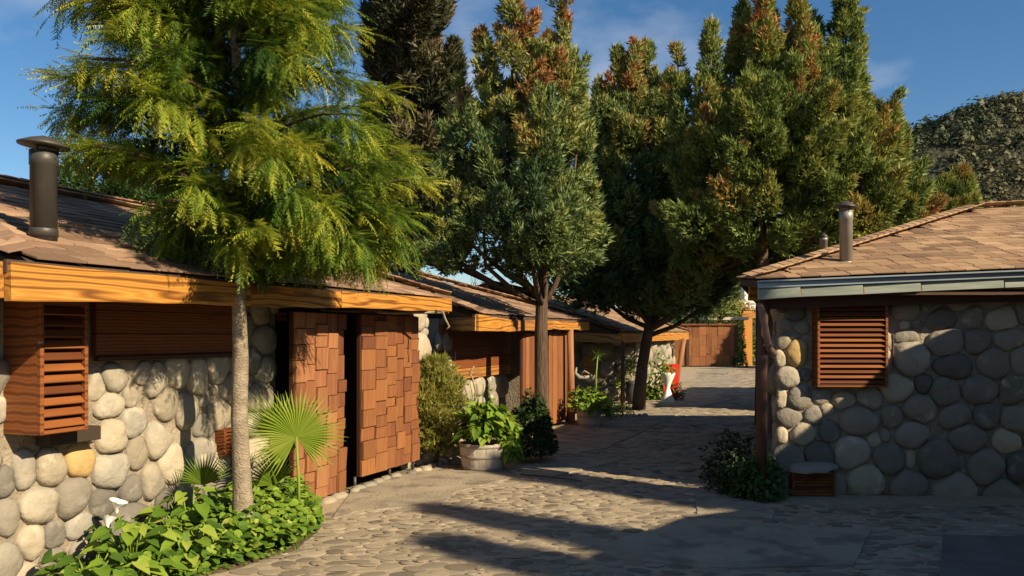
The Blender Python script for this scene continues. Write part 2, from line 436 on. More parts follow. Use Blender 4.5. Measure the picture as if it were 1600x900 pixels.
# foliage
M['fern'] = leafmat('hanging_cypress_leaf', [(0, (.008, .022, .006)), (.33, (.03, .075, .012)), (.58, (.10, .175, .02)), (.8, (.23, .29, .026)), (1, (.38, .36, .045))], trans=.3, tcol=1.5)
M['juniper'] = leafmat('juniper_leaf', [(0, (.025, .05, .02)), (.28, (.07, .12, .042)), (.5, (.145, .20, .06)), (.72, (.23, .24, .055)), (.88, (.26, .165, .05)), (1, (.31, .13, .042))], trans=.2)
M['juniper_blue'] = leafmat('blue_juniper_leaf', [(0, (.018, .035, .022)), (.35, (.045, .08, .045)), (.6, (.09, .135, .065)), (.8, (.14, .17, .07)), (1, (.22, .12, .045))], trans=.2)
M['juniper_gold'] = leafmat('golden_juniper_leaf', [(0, (.024, .045, .014)), (.28, (.075, .125, .03)), (.52, (.15, .2, .045)), (.76, (.24, .25, .05)), (.9, (.29, .18, .05)), (1, (.33, .13, .038))], trans=.22)
M['pine'] = leafmat('dark_conifer_leaf', [(0, (.015, .02, .01)), (.4, (.045, .05, .02)), (.7, (.10, .085, .04)), (1, (.17, .12, .065))], trans=.12)
M['leafy'] = leafmat('bright_leaf', [(0, (.025, .06, .010)), (.4, (.08, .16, .015)), (.7, (.18, .28, .028)), (1, (.34, .38, .07))], trans=.32, rough=.6, nscale=5)
M['ivy'] = leafmat('dark_ivy_leaf', [(0, (.012, .03, .01)), (.5, (.035, .08, .02)), (1, (.08, .14, .03))], trans=.2, rough=.4)
M['wispy'] = leafmat('olive_shrub_leaf', [(0, (.08, .09, .02)), (.5, (.22, .23, .045)), (.8, (.33, .3, .07)), (1, (.4, .3, .11))], trans=.3)
M['boxwood'] = leafmat('dark_shrub_leaf', [(0, (.01, .022, .008)), (.5, (.03, .055, .015)), (1, (.08, .11, .025))], trans=.15)
M['palm'] = leafmat('fan_palm_leaf', [(0, (.08, .14, .015)), (.5, (.22, .32, .035)), (1, (.38, .42, .1))], trans=.4, rough=.35)
M['scrub'] = leafmat('hillside_scrub_leaf', [(0, (.02, .032, .016)), (.4, (.045, .062, .026)), (.7, (.085, .085, .036)), (1, (.13, .095, .05))], trans=.1, nscale=.06)
M['flower'] = leafmat('pink_flower', [(0, (.3, .12, .05)), (1, (.5, .3, .15))], trans=.2)

# ------------------------------------------------------------------ terrain, road
def grid_geo(x0, x1, y0, y1, nx, ny, fz):
    vs = [Vector((x0 + (x1 - x0) * i / nx, y0 + (y1 - y0) * j / ny, 0)) for j in range(ny + 1) for i in range(nx + 1)]
    for v in vs: v.z = fz(v.x, v.y)
    fs = [(j * (nx + 1) + i, j * (nx + 1) + i + 1, (j + 1) * (nx + 1) + i + 1, (j + 1) * (nx + 1) + i) for j in range(ny) for i in range(nx)]
    return vs, fs

gv, gf = grid_geo(-900, 900, -600, 1200, 30, 30, lambda x, y: 0)
link('ground', raw_mesh('ground', [(v.x, v.y, -.012) for v in gv], gf, M['ground']), kind='structure')

def hill_z(x, y):
    # big scrubby hill to the right, low range far behind
    n1 = mnoise.noise(Vector((x * .02, y * .02, 3.1))); n2 = mnoise.noise(Vector((x * .07, y * .07, 8.2)))
    h = 0
    e = math.exp(-((y - 150) / 55) ** 2) if y > 150 else math.exp(-((y - 150) / 42) ** 2)
    h += max(0, min(85, 32.5 + (x - 73) * .5)) * e
    h2 = 10 * math.exp(-((y - 260) / 60) ** 2) * (1 + .5 * n1)
    z = h * (1 + .22 * n1) + h2 + (2.6 * n2) * min(1, h / 8)
    edge = min(1, max(0, (y - 75) / 25))
    return z * edge - 0.3
hv, hf = grid_geo(-300, 330, 70, 380, 126, 90, hill_z)
link('hills', raw_mesh('hills', hv, hf, M['hill'], True), kind='structure')

# scrub on the hill
def blob_template(k=36, seed=3):
    r = np.random.default_rng(seed); v = []; f = []
    for i in range(k):
        d = r.normal(size=3); d[2] = abs(d[2]); d /= np.linalg.norm(d)
        c = d * r.uniform(.55, 1.0) * np.array([1, 1, .95])
        a = np.cross(d, r.normal(size=3)); a /= np.linalg.norm(a); b = np.cross(d, a)
        s = r.uniform(.1, .22)
        n = len(v); tw = r.uniform(-.3, .3)
        v += [c + a * s, c - a * s * .6 + b * s, c - a * s * .6 - b * s + d * tw * s]
        f.append((n, n + 1, n + 2))
    return np.array(v), f
tv, tf = blob_template()
pts = []; 
while len(pts) < 6800:
    x = random.uniform(35, 150); y = random.uniform(100, 172)
    if mnoise.noise(Vector((x * .05, y * .05, 0))) < -.25 and random.random() < .8: continue
    pts.append((x, y, hill_z(x, y)))
pts = np.array(pts); N = len(pts)
s = rng.uniform(.5, 1.9, N) ** 1 * (1 + .5 * (rng.random(N) < .1))
Ms = frames(rng.normal(size=(N, 3)) * [1, 1, 0] + [1e-3, 0, 0], U=np.array([0, 0, 1.]), scale=s)
scatter_mesh('hillside_scrub', tv, tf, Ms, pts, np.clip(rng.normal(.5, .1, N) + .5 * np.array([mnoise.noise(Vector((q[0] * .06, q[2] * .1, 0))) for q in pts]), 0, 1), M['scrub'], kind='stuff')

# road sheet
def poly_sheet(name, pts, z, mat, parent=None, thick=0.0, sub=1, **props):
    n = len(pts)
    if not thick:
        return wmesh(name, [(p[0], p[1], z) for p in pts], [tuple(range(n))], mat, parent, **props)
    vs = [(p[0], p[1], z) for p in pts] + [(p[0], p[1], z - thick) for p in pts]
    fs = [tuple(range(n))] + [(i, i + n, (i + 1) % n + n, (i + 1) % n) for i in range(n)]
    return wmesh(name, vs, fs, mat, parent, **props)

road = link('cobbled_road', None, Matrix.Translation((0, 6, 0)), kind='structure')
rp_ = [(-3.6, 3), (-3.6, 4.5), (-1.9, 8.3), (-.9, 11), (1.2, 17), (3.2, 22), (5.5, 30), (9.5, 44.9), (30, 45), (30, 22), (9, 14), (9, 3), (6, -3), (-4, -3)]
poly_sheet('bedding', rp_, 0.0, M['bedding'], road)

def inpoly(x, y, poly):
    c = False; j = len(poly) - 1
    for i in range(len(poly)):
        xi, yi = poly[i][0], poly[i][1]; xj, yj = poly[j][0], poly[j][1]
        if (yi > y) != (yj > y) and x < (xj - xi) * (y - yi) / (yj - yi) + xi: c = not c
        j = i
    return c

def gpoly(pxs): return [tuple(G(a, b))[:2] for a, b in pxs]
slabs = [
    gpoly([(1092, 812), (1235, 822), (1362, 829), (1348, 855), (1335, 885), (1110, 890), (905, 868), (985, 838)]),
    gpoly([(550, 768), (640, 738), (752, 737), (800, 748), (712, 770), (690, 790), (560, 800), (520, 812)]),
    gpoly([(810, 735), (865, 715), (965, 722), (880, 742), (835, 752)]),
    gpoly([(868, 690), (930, 672), (1003, 676), (945, 702), (872, 712)]),
    gpoly([(935, 669), (1010, 640), (1070, 643), (1006, 673)]),
    gpoly([(1000, 634), (1050, 622), (1148, 624), (1082, 639)]),
    gpoly([(1085, 772), (1150, 774), (1212, 800), (1205, 812), (1090, 806)]),
    gpoly([(1075, 603), (1115, 590), (1170, 592), (1140, 604)]),
    gpoly([(1088, 583), (1112, 577), (1150, 577), (1138, 585)]),
]
dslab = gpoly([(1474, 838), (1640, 842), (1700, 905), (1468, 905)])
def rough_poly(pl, step=.18, amp=.018):
    out = []
    for i in range(len(pl)):
        a = Vector((*pl[i], 0)); b = Vector((*pl[(i + 1) % len(pl)], 0)); n = max(1, int((b - a).length / step))
        for k in range(n):
            p = a.lerp(b, k / n); out.append((p.x + amp * mnoise.noise(p * 7), p.y + amp * mnoise.noise(p * 7 + Vector((9, 0, 0)))))
    return out
for s_ in slabs: poly_sheet('concrete_slab', rough_poly(s_), .016, M['concrete'], road, thick=.03)
poly_sheet('dark_concrete_slab', rough_poly(dslab), .016, M['concrete_dark'], road, thick=.03)

# cobbles : domed river pebbles set in the bedding
def cobble_geo(seed, seg=9):
    r = random.Random(seed); vs = []
    ph = [r.uniform(.82, 1.12) for _ in range(seg)]
    for (rr, z) in ((1.0, -.25), (.93, .35), (.62, .8)):
        for k in range(seg):
            a = 2 * math.pi * k / seg
            vs.append((rr * ph[k] * math.cos(a), rr * ph[k] * math.sin(a), z + r.uniform(-.06, .06)))
    vs.append((0, 0, .92))
    fs = [(i * seg + k, i * seg + (k + 1) % seg, (i + 1) * seg + (k + 1) % seg, (i + 1) * seg + k) for i in range(2) for k in range(seg)]
    fs += [(2 * seg + k, 2 * seg + (k + 1) % seg, 3 * seg) for k in range(seg)]
    return vs, fs
cobs = []
cell = {}
def near_ok(x, y, r):
    ci, cj = int(math.floor(x / .3)), int(math.floor(y / .3))
    for i in range(ci - 1, ci + 2):
        for j in range(cj - 1, cj + 2):
            for (a, b, q) in cell.get((i, j), ()):
                if ((a - x) / 1.25) ** 2 + (b - y) ** 2 < ((r + q) * .8) ** 2: return False
    return True
def side_r(y): return 2.75 + .36 * max(0, y - 8.3) if y > 8.0 else 9
def allowed(x, y):
    if y < 5.2 or y > 40 or not inpoly(x, y, rp_) : return False
    if abs(x) > .68 * y + .3: return False
    if y < 9 and x < -1.7 - .35 * max(0, 7.2 - y): return False
    if x < -1.35 + .37 * (y - 9) and y > 8: return False
    if y > 7.95 and x > side_r(y): return False
    for s_ in slabs + [dslab]:
        if inpoly(x, y, s_): return False
    return True
tries = 0
for (nt_, y0, y1, r0, r1) in ((9000, 5.2, 8.6, .055, .1), (9000, 8.6, 13, .055, .1), (9000, 13, 22, .07, .13), (5000, 22, 40, .1, .2), (9000, 5.2, 9, .03, .05)):
    for _ in range(nt_):
        y = random.uniform(y0, y1); x = random.uniform(-3.5, .66 * y + .3 if y < 8.2 else side_r(y))
        r = random.uniform(r0, r1)
        if allowed(x, y) and near_ok(x, y, r):
            cobs.append((x, y, r)); cell.setdefault((int(math.floor(x / .3)), int(math.floor(y / .3))), []).append((x, y, r))
print('cobbles', len(cobs))
big = [c for c in cobs]
big.sort(key=lambda c: -c[2] * c[2] / (c[1] ** 3))
variants = [raw_mesh('cobble', *cobble_geo(i), M['cobble'], True) for i in range(8)]
def cob_mat(c):
    x, y, r = c; a = random.uniform(-.5, .5)
    return (Matrix.Translation((x, y, .001 + random.uniform(-.004, .006))) @ Matrix.Rotation(a, 4, 'Z') @ Matrix.Rotation(random.uniform(-.05, .05), 4, 'X')
            @ Matrix.Diagonal((r * random.uniform(1.1, 1.5), r * random.uniform(.75, .95), random.uniform(.004, .010), 1)))
for c in big[:300]: link('cobble', random.choice(variants), cob_mat(c), road)
rest = big[300:]
tv, tf = cobble_geo(3)
mm = [cob_mat(c) for c in rest]
scatter_mesh('cobbles', tv, tf, np.array([np.array(m.to_3x3()) for m in mm]), np.array([np.array(m.translation) for m in mm]), np.zeros(len(mm)), M['cobble'], road, smooth=True, kind='stuff')

# ------------------------------------------------------------------ stone walls
class Plane2:
    """vertical wall plane: origin o (xy), unit direction a along it, n outward normal"""
    def __init__(s, o, d, out):
        s.o = Vector((o[0], o[1], 0)); s.a = Vector((d[0], d[1], 0)).normalized()
        n = Vector((s.a.y, -s.a.x, 0)); s.n = n if n.dot(Vector((out[0], out[1], 0))) > 0 else -n
    def pt(s, u, z, w=0): return s.o + s.a * u + s.n * w + Vector((0, 0, z))
    def uv(s, px, py):
        k = (px - 800) / F
        # o.x + a.x u = k (o.y + a.y u)
        u = (k * s.o.y - s.o.x) / (s.a.x - k * s.a.y)
        Y = s.o.y + s.a.y * u
        return u, CH + (HY - py) / F * Y
    def R(s):
        x = s.a; z = Vector((0, 0, 1)); y = z.cross(x)
        return Matrix((x, y, z)).transposed()

def stone_geo(pl, u, z, rad, depth, seed, seg, w0=0.0):
    vs = []
    rings = ((1.0, -.12), (.985, .3), (.88, .68), (.62, .92), (.3, 1.0)) if seg > 9 else ((1.0, -.1), (.9, .6), (.5, .95))
    sd = Vector((seed * 3.7, seed * 1.3, seed * .9))
    for (rr, w) in rings:
        for k in range(seg):
            a = 2 * math.pi * k / seg
            r = rad[k] * rr
            q = Vector((math.cos(a) * rr, math.sin(a) * rr, w))
            nn = mnoise.noise(q * 1.3 + sd)
            r *= 1 + .13 * nn
            vs.append(pl.pt(u + r * math.cos(a), z + r * math.sin(a), w0 + depth * w * (1 + .3 * nn)))
    vs.append(pl.pt(u, z, w0 + depth * 1.02 * (1 + .3 * mnoise.noise(sd))))
    m = len(rings)
    fl = pl.a.cross(Vector((0, 0, 1))).dot(pl.n) > 0
    fs = [(i * seg + k, i * seg + (k + 1) % seg, (i + 1) * seg + (k + 1) % seg, (i + 1) * seg + k) for i in range(m - 1) for k in range(seg)]
    fs += [((m - 1) * seg + k, (m - 1) * seg + (k + 1) % seg, m * seg) for k in range(seg)]
    if not fl: fs = [tuple(reversed(f)) for f in fs]
    return vs, fs

def stone_wall(name, pl, u0, u1, z0, z1, seeds, parent, seg=14, rr=(.24, .045), holes=(), limit=300, thick=.3, darts=2600, dark=.15, ochre=(), seed=1, cam_sort=True, top=None):
    """seeds: (px, py, rx, ry) stones read from the photograph; the gaps are filled with smaller stones"""
    r_ = random.Random(seed)
    wall = box(name, pl.pt((u0 + u1) / 2, (z0 + z1) / 2, -thick / 2), (u1 - u0, thick, z1 - z0), M['mortar'], parent, pl.R(), .01)
    S = []
    for sd in seeds:
        px, py, rx, ry = sd[:4]
        ua, za = pl.uv(px - rx, py); ub, zb = pl.uv(px + rx, py); uc, zc = pl.uv(px, py)
        Y = pl.o.y + pl.a.y * uc
        S.append([uc, zc, abs(ub - ua) / 2 * 1.18, ry / F * Y * 1.18, sd[4] if len(sd) > 4 else None])
    def inhole(u, z, r):
        return any(h[0] - r * .6 < u < h[1] + r * .6 and h[2] - r * .6 < z < h[3] + r * .6 for h in holes)
    S = [s for s in S if not inhole(s[0], s[1], min(s[2], s[3]))]
    big_, small = rr
    for i in range(darts):
        t = i / darts; r = big_ * (1 - t) ** .9 + small * t
        r *= r_.uniform(.85, 1.15)
        u = r_.uniform(u0 + r * .6, u1 - r * .6); z = r_.uniform(z0 + r * .3, z1 - r * .5)
        if inhole(u, z, r): continue
        rx = r * r_.uniform(.9, 1.3); rz = r * r_.uniform(.75, 1.05)
        ok = True
        for s in S:
            dx, dz = u - s[0], z - s[1]
            if (dx / (rx + s[2])) ** 2 + (dz / (rz + s[3])) ** 2 < .82: ok = False; break
        if ok: S.append([u, z, rx, rz, None])
    geos = []
    for i, s in enumerate(S):
        rad = []
        ph = r_.uniform(0, 6.28); e3 = r_.uniform(0, .12); e2 = r_.uniform(0, .1)
        for k in range(seg):
            a = 2 * math.pi * k / seg; ca, sa = math.cos(a), math.sin(a)
            own = 1 / math.sqrt((ca / s[2]) ** 2 + (sa / s[3]) ** 2) * (1 + e3 * math.sin(3 * a + ph) + e2 * math.sin(2 * a + ph * 2))
            R_ = own * 1.16
            for j, t in enumerate(S):
                if j == i: continue
                dx, dz = t[0] - s[0], t[1] - s[1]; D = math.hypot(dx, dz)
                if D > (max(s[2], s[3]) + max(t[2], t[3])) * 1.4 or D < 1e-4: continue
                dot = (dx * ca + dz * sa) / D
                if dot < .2: continue
                wi = 1 / math.sqrt((dx / D / s[2]) ** 2 + (dz / D / s[3]) ** 2); wj = 1 / math.sqrt((dx / D / t[2]) ** 2 + (dz / D / t[3]) ** 2)
                lim = D * wi / (wi + wj) / dot * .965
                R_ = min(R_, lim)
            rad.append(max(R_, .3 * min(s[2], s[3])))
        sm = [(rad[k - 1] + 2 * rad[k] + rad[(k + 1) % seg]) / 4 for k in range(seg)]
        rad = [min(a, b * 1.04) for a, b in zip(sm, rad)]
        dep = min(.13, .45 * min(s[2], s[3]) * r_.uniform(.85, 1.25))
        geos.append((s, rad, dep))
    geos.sort(key=lambda g: -(g[0][2] * g[0][3]))
    n = 0; rest = []
    for i, (s, rad, dep) in enumerate(geos):
        g = stone_geo(pl, s[0], s[1], rad, dep, i + seed * 100, seg)
        if n < limit:
            mt = M['stone_ochre'] if s[4] == 'o' else M['stone_dark'] if (s[4] == 'd' or (s[4] is None and r_.random() < dark)) else M['stone']
            wmesh('stone', g[0], g[1], mt, wall, True); n += 1
        else: rest.append(g)
    if rest:
        v, f = merge(rest); wmesh('stones', v, f, M['stone'], wall, True, kind='stuff')
    return wall

# ------------------------------------------------------------------ roofs
def planar(a, b, c, p):
    n = (b - a).cross(c - a); p = p.copy(); p.z = a.z - (n.x * (p.x - a.x) + n.y * (p.y - a.y)) / n.z; return p
def shingle_face(poly, roofobj, mat, budget, expo=.19, widths=(.22, .26, .3, .34), vis=True, seed=0):
    """poly: 3 or 4 world points, first two the eave. Returns list of (matrix4, width index) for the shingles"""
    r_ = random.Random(seed)
    e0, e1 = Vector(poly[0]), Vector(poly[1])
    x = (e1 - e0).normalized(); n = (e1 - e0).cross(Vector(poly[2]) - e0).normalized()
    if n.z < 0: n = -n
    y = n.cross(x)
    if y.z < 0: y = -y
    loc = [((Vector(p) - e0).dot(x), (Vector(p) - e0).dot(y)) for p in poly]
    umin, umax = min(a for a, b in loc), max(a for a, b in loc); vmax = max(b for a, b in loc)
    Rm = Matrix((x, y, x.cross(y))).transposed()
    if x.cross(y).z < 0: Rm = Matrix((-x, y, (-x).cross(y))).transposed()
    out = []
    L = expo * 1.45
    v = 0.0; row = 0
    while v < vmax - .02:
        u = umin - r_.uniform(0, .3)
        while u < umax:
            wi = r_.randrange(len(widths)); w = widths[wi]
            cu, cv = u + w / 2, v + L / 2 - .02
            if inpoly(cu, min(v + expo * .5, vmax - .001), loc) and (inpoly(cu - w * .25, v + expo * .4, loc) or inpoly(cu + w * .25, v + expo * .4, loc)):
                c = e0 + x * cu + y * cv + n * (.02 + r_.uniform(-.002, .005))
                m = Matrix.Translation(c) @ Rm.to_4x4() @ Matrix.Rotation(-.055, 4, 'X') @ Matrix.Rotation(r_.uniform(-.02, .02), 4, 'Z')
                out.append((m, wi, c))
            u += w + .006
        v += expo; row += 1
    return out, L

def hip_roof(parent, faces, mat, thick=.07, expo=.19, seed=0, budget=300, ridge=None, name='roof', widths=(.22, .26, .3, .34), hips=()):
    """faces: (poly, visible) ; underlay slab + shingles"""
    geos = []
    for poly, vis in faces:
        p = [Vector(q) for q in poly]
        n = (p[1] - p[0]).cross(p[2] - p[0]).normalized()
        if n.z < 0: p = p[::-1]; n = -n
        k = len(p); lo = [q - Vector((0, 0, thick)) for q in p]
        geos.append((p + lo, [tuple(range(k)), tuple(range(2 * k - 1, k - 1, -1))] + [(i, i + k, (i + 1) % k + k, (i + 1) % k) for i in range(k)]))
    v, f = merge(geos)
    roof = wmesh(name, v, f, M['felt'], parent)
    allv, hid = [], []; L = expo * 1.45
    for i, (poly, vis) in enumerate(faces):
        sh, L = shingle_face(poly, roof, mat, budget, expo, widths, vis, seed + i)
        for q in sh:
            c = q[2]; inview = vis and c.y > .5 and abs(c.x / c.y) < .7
            (allv if inview else hid).append(q)
    allv.sort(key=lambda q: q[2].length)
    meshes = [box_mesh((w, L, .014), mat, .002) for w in widths]
    for m, wi, c in allv[:budget]: link('shingle', meshes[wi], m, roof)
    rest = allv[budget:] + hid
    if rest:
        tv = np.array([v.co[:] for v in box_mesh((1, L, .014), mat, .002).vertices]); tf = [tuple(p.vertices) for p in box_mesh((1, L, .014), mat, .002).polygons]
        Ms = np.array([np.array((m.to_3x3() @ Matrix.Diagonal((widths[wi], 1, 1)))) for m, wi, c in rest])
        scatter_mesh('shingles', tv, tf, Ms, np.array([np.array(m.translation) for m, wi, c in rest]), np.zeros(len(rest)), mat, roof, smooth=False, kind='stuff')
    # ridge and hip caps
    for (a, b) in hips:
        a, b = Vector(a), Vector(b); d = (b - a); n = int(d.length / .16); Rm = frame_x(d)
        for i in range(n):
            c = a.lerp(b, (i + .5) / n) + Vector((0, 0, .045))
            for s in (-1, 1):
                link('cap_shingle', box_mesh((.24, .14, .012), mat, .002), Matrix.Translation(c) @ Rm.to_4x4() @ Matrix.Rotation(s * .3, 4, 'X') @ Matrix.Translation((0, s * .065, 0)) @ Matrix.Rotation(.05, 4, 'Y'), roof)
    return roof

def chimney(parent, base, top_z, r, mat, name='chimney', capr=1.75, buried=.15):
    b = Vector(base); h = top_z - b.z
    v, f = lathe_geo([(r, -buried), (r, h * .74), (r * 1.06, h * .745), (r * 1.06, h * .90)], b, 20)
    st = wmesh(name, v, f, mat, parent, True)
    v, f = lathe_geo([(r * 1.07, -.05), (r * 1.07, .0), (r * 1.02, .005)], b + Vector((0, 0, .03)), 20); wmesh('collar', v, f, mat, st, True)
    for k in range(3):
        a = k * 2.094 + .5; c = b + Vector((math.cos(a) * r, math.sin(a) * r, h * .93)); box('cap_bracket', c, (.012, .012, h * .12), M['pipe_dark'], st)
    tilt = Matrix.Rotation(.07, 3, 'Y')
    v, f = lathe_geo([(r * capr, -.012), (r * capr * 1.02, 0), (r * capr * .55, .035), (.01, .06)], (0, 0, 0), 20)
    wmesh('cap', [b + Vector((0, 0, h * .97)) + tilt @ q for q in v], f, M['pipe_dark'], st, True)
    return st

# unit frame of the street on the left side
A3 = Vector((.36, 1, 0)).normalized(); N3 = Vector((A3.y, -A3.x, 0))
RA = Matrix((A3, Vector((0, 0, 1)).cross(A3), Vector((0, 0, 1)))).transposed()

def fascia(parent, p0, p1, z0t, z0b, z1t, z1b, mat, t=.05, seg=14, wav=.012, name='fascia_board', seed=0):
    """wavy-edged fascia board from p0 to p1 with top/bottom heights at both ends"""
    p0 = Vector((p0[0], p0[1], 0)); p1 = Vector((p1[0], p1[1], 0)); x = (p1 - p0).normalized(); nn = Vector((x.y, -x.x, 0))
    vs = []
    for i in range(seg + 1):
        s = i / seg; c = p0.lerp(p1, s)
        zt = z0t + (z1t - z0t) * s; zb = z0b + (z1b - z0b) * s + wav * mnoise.noise(Vector((s * 5 + seed, seed * 2.2, 0)))
        out = wav * .6 * mnoise.noise(Vector((s * 3 + seed, 7, 0)))
        for (z, w) in ((zb, t / 2 + out), (zb + .008, t / 2 + out + .004), (zt, t / 2 + out), (zt, -t / 2), (zb, -t / 2)):
            vs.append(c + nn * w + Vector((0, 0, z)))
    fs = [(i * 5 + k, i * 5 + (k + 1) % 5, (i + 1) * 5 + (k + 1) % 5, (i + 1) * 5 + k) for i in range(seg) for k in range(5)]
    fs += [tuple(range(5))[::-1], tuple(range(seg * 5, seg * 5 + 5))]
    return wmesh(name, vs, fs, mat, parent, R=frame_x(x))

def vent_box(parent, corners, z0, z1, mat, nsl, name='louvered_vent', depth=.3, slope_bottom=0.0, closed_top=0.0):
    """box hung on a wall; corners: front-left, front-right (xy); depth goes to the wall"""
    fl, fr = Vector((*corners[0], 0)), Vector((*corners[1], 0)); x = (fr - fl).normalized(); w = (fr - fl).length
    n = Vector((x.y, -x.x, 0)); 
    back = -n * depth; R = frame_x(x)
    t = .02
    geos = []
    def quadbox(a, b, c, d, off):
        p = [Vector(q) for q in (a, b, c, d)]; o = Vector(off); return (p + [q + o for q in p], [(0, 1, 2, 3), (7, 6, 5, 4), (0, 4, 5, 1), (1, 5, 6, 2), (2, 6, 7, 3), (3, 7, 4, 0)])
    Z = lambda p, z: Vector((p.x, p.y, z))
    fi = n * -.03
    for (c, s) in ((fl, 1), (fr, -1)):
        geos.append(quadbox(Z(c + fi, z0), Z(c + back, z0 - slope_bottom), Z(c + back, z1), Z(c + fi, z1), x * t * s))
    geos.append(quadbox(Z(fl + fi + x * t, z0), Z(fr + fi - x * t, z0), Z(fr + back - x * t, z0 - slope_bottom), Z(fl + back + x * t, z0 - slope_bottom), (0, 0, .02)))
    geos.append(quadbox(Z(fl + fi + x * t, z1 - .02), Z(fr + fi - x * t, z1 - .02), Z(fr + back - x * t, z1 - .02), Z(fl + back + x * t, z1 - .02), (0, 0, .02)))
    v, f = merge(geos)
    o = wmesh(name, v, f, mat, parent, R=R)
    cz = (z0 + z1) / 2; H = z1 - z0; fw = .028
    for (c, s) in ((fl, 1), (fr, -1)):
        box('frame_stile', Z(c + x * s * fw / 2 + n * -.012, cz), (fw, .036, H), mat, o, R)
    for z in (z0 + fw / 2, z1 - fw / 2):
        box('frame_rail', Z((fl + fr) / 2 + n * -.013, z), (w - 2 * fw, .034, fw), mat, o, R)
    zz0, zz1 = z0 + fw, z1 - fw
    pitch = (zz1 - zz0) / nsl
    flip = 1 if R.col[1].dot(n) > 0 else -1
    for i in range(nsl):
        c = Z((fl + fr) / 2 + n * -.02, zz0 + (i + .5) * pitch)
        box('slat', c, (w - 2 * fw, pitch * .95, .012), mat, o, R @ Matrix.Rotation(-flip * .75, 3, 'X'), .002)
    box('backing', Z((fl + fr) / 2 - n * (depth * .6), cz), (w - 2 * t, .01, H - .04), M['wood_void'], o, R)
    return o

def ln(c0, Y): return c0 + .36 * Y       # street-parallel lines X = c0 + .36 Y
# ================================================================== HOUSE 1 (left foreground)
H1 = thing('stone_house', 'nearest stone house on the left with orange fascia, louvered wooden vent and dark flue', 'house', (-4.6, 7.5, 0))
A = Vector((ln(-4.463, 4.5), 4.5, 2.13)); B = Vector((ln(-4.463, 10.1), 10.1, 2.17))
def off(p, r, z): q = p - N3 * r; q.z = z; return q
R0 = off(A + A3 * 1.2, 2.88, 3.17); R1 = off(A + A3 * 4.1, 2.88, 3.12); R0 = planar(A, B, R1, R0)
Cb, Db = off(B, 5.7, 2.15), off(A, 5.7, 2.13)
Am = A + A3 * 2.9 + Vector((0, 0, .0))
hip_roof(H1, [([A, B, R1, R0], True), ([Db, A, R0], False), ([B, Cb, R1], True), ([Cb, Db, R0, R1], False)], M['shingle'], seed=10,
         hips=[(B, R1), (A, R0), (R0, R1)], budget=300, expo=.17)
w1 = Plane2((ln(-5.258, 3.0), 3.0), A3, N3)
left_seeds = []
for (cx, cy, rx, ry, *k) in [(380,165,28,50),(440,135,45,50),(425,230,65,50),(500,205,30,35),(510,300,50,55),(428,355,62,72),(530,420,42,60),(605,380,45,65),(425,485,75,70),
        (308,455,58,58,'o'),(190,485,65,65),(88,500,48,78,'w'),(18,530,38,65),(30,400,50,65),(145,620,75,78),(280,590,72,80,'d'),(25,665,42,75,'d'),(120,765,50,70),(205,740,42,52),
        (400,610,62,50,'d'),(510,560,50,45,'d'),(585,530,45,72),(660,465,48,75),(640,600,35,40),(25,850,55,72),(100,890,40,40),(200,830,42,42),(350,345,30,28),(600,130,42,60),
        (560,110,30,40),(690,100,45,50),(765,120,40,60),(840,90,45,50),(650,230,40,50),(725,250,40,60),(780,420,50,60),(855,370,60,52),(850,270,50,48),(790,320,35,40),(310,700,55,45),(330,790,50,45),
        (850,470,45,45),(900,170,40,50),(890,560,50,60)]:
    left_seeds.append((cx * .4, 540 + cy * .4, rx * .4, ry * .4) + (tuple(k) if k and k[0] != 'w' else ()))
for (cx, cy, rx, ry) in [(90,220,35,45),(100,330,40,55),(60,410,35,40),(105,440,35,45),(85,560,45,50),(80,660,45,50),(80,760,50,50),(100,840,45,40),(110,130,40,45)]:
    left_seeds.append((370 + cx * .4, 400 + cy * .4, rx * .4, ry * .4))
uA = w1.uv(0, 600)[0]; u_end = w1.uv(431, 600)[0]
ub0, ub1 = w1.uv(139, 520)[0], w1.uv(365, 520)[0]
stone_wall('stone_wall', w1, uA - 2.0, u_end, 0.0, 2.12, left_seeds, H1, seg=16, limit=300, seed=3, holes=[(ub0 - .7, ub1, 1.6, 2.2), (w1.uv(6, 600)[0], w1.uv(133, 600)[0], .98, 2.2), (w1.uv(336, 700)[0], w1.uv(366, 700)[0], .62, .87)])
# end wall on the camera side, back wall, far wall
box('side_wall', w1.pt(uA - 2.0, 1.05, -2.3), (.3, 4.6, 2.1), M['mortar'], H1, w1.R(), .01)
box('back_wall', w1.pt((uA - 2 + 7.6) / 2, 1.05, -4.5), (7.6 - uA + 2, .3, 2.1), M['mortar'], H1, w1.R(), .01)
box('partition_wall', w1.pt(u_end - .2, 1.05, -2.4), (.28, 4.2, 2.1), M['mortar'], H1, w1.R(), .01)
# timber cladding above the stones
for i in range(3):
    box('cladding_board', w1.pt((ub0 + ub1) / 2, 1.635 + i * .175, .045), (ub1 - ub0, .05, .17), M['brown'], H1, w1.R())
box('cladding_trim', w1.pt((ub0 + ub1) / 2, 1.53, .07), (ub1 - ub0, .06, .035), M['dark'], H1, w1.R())
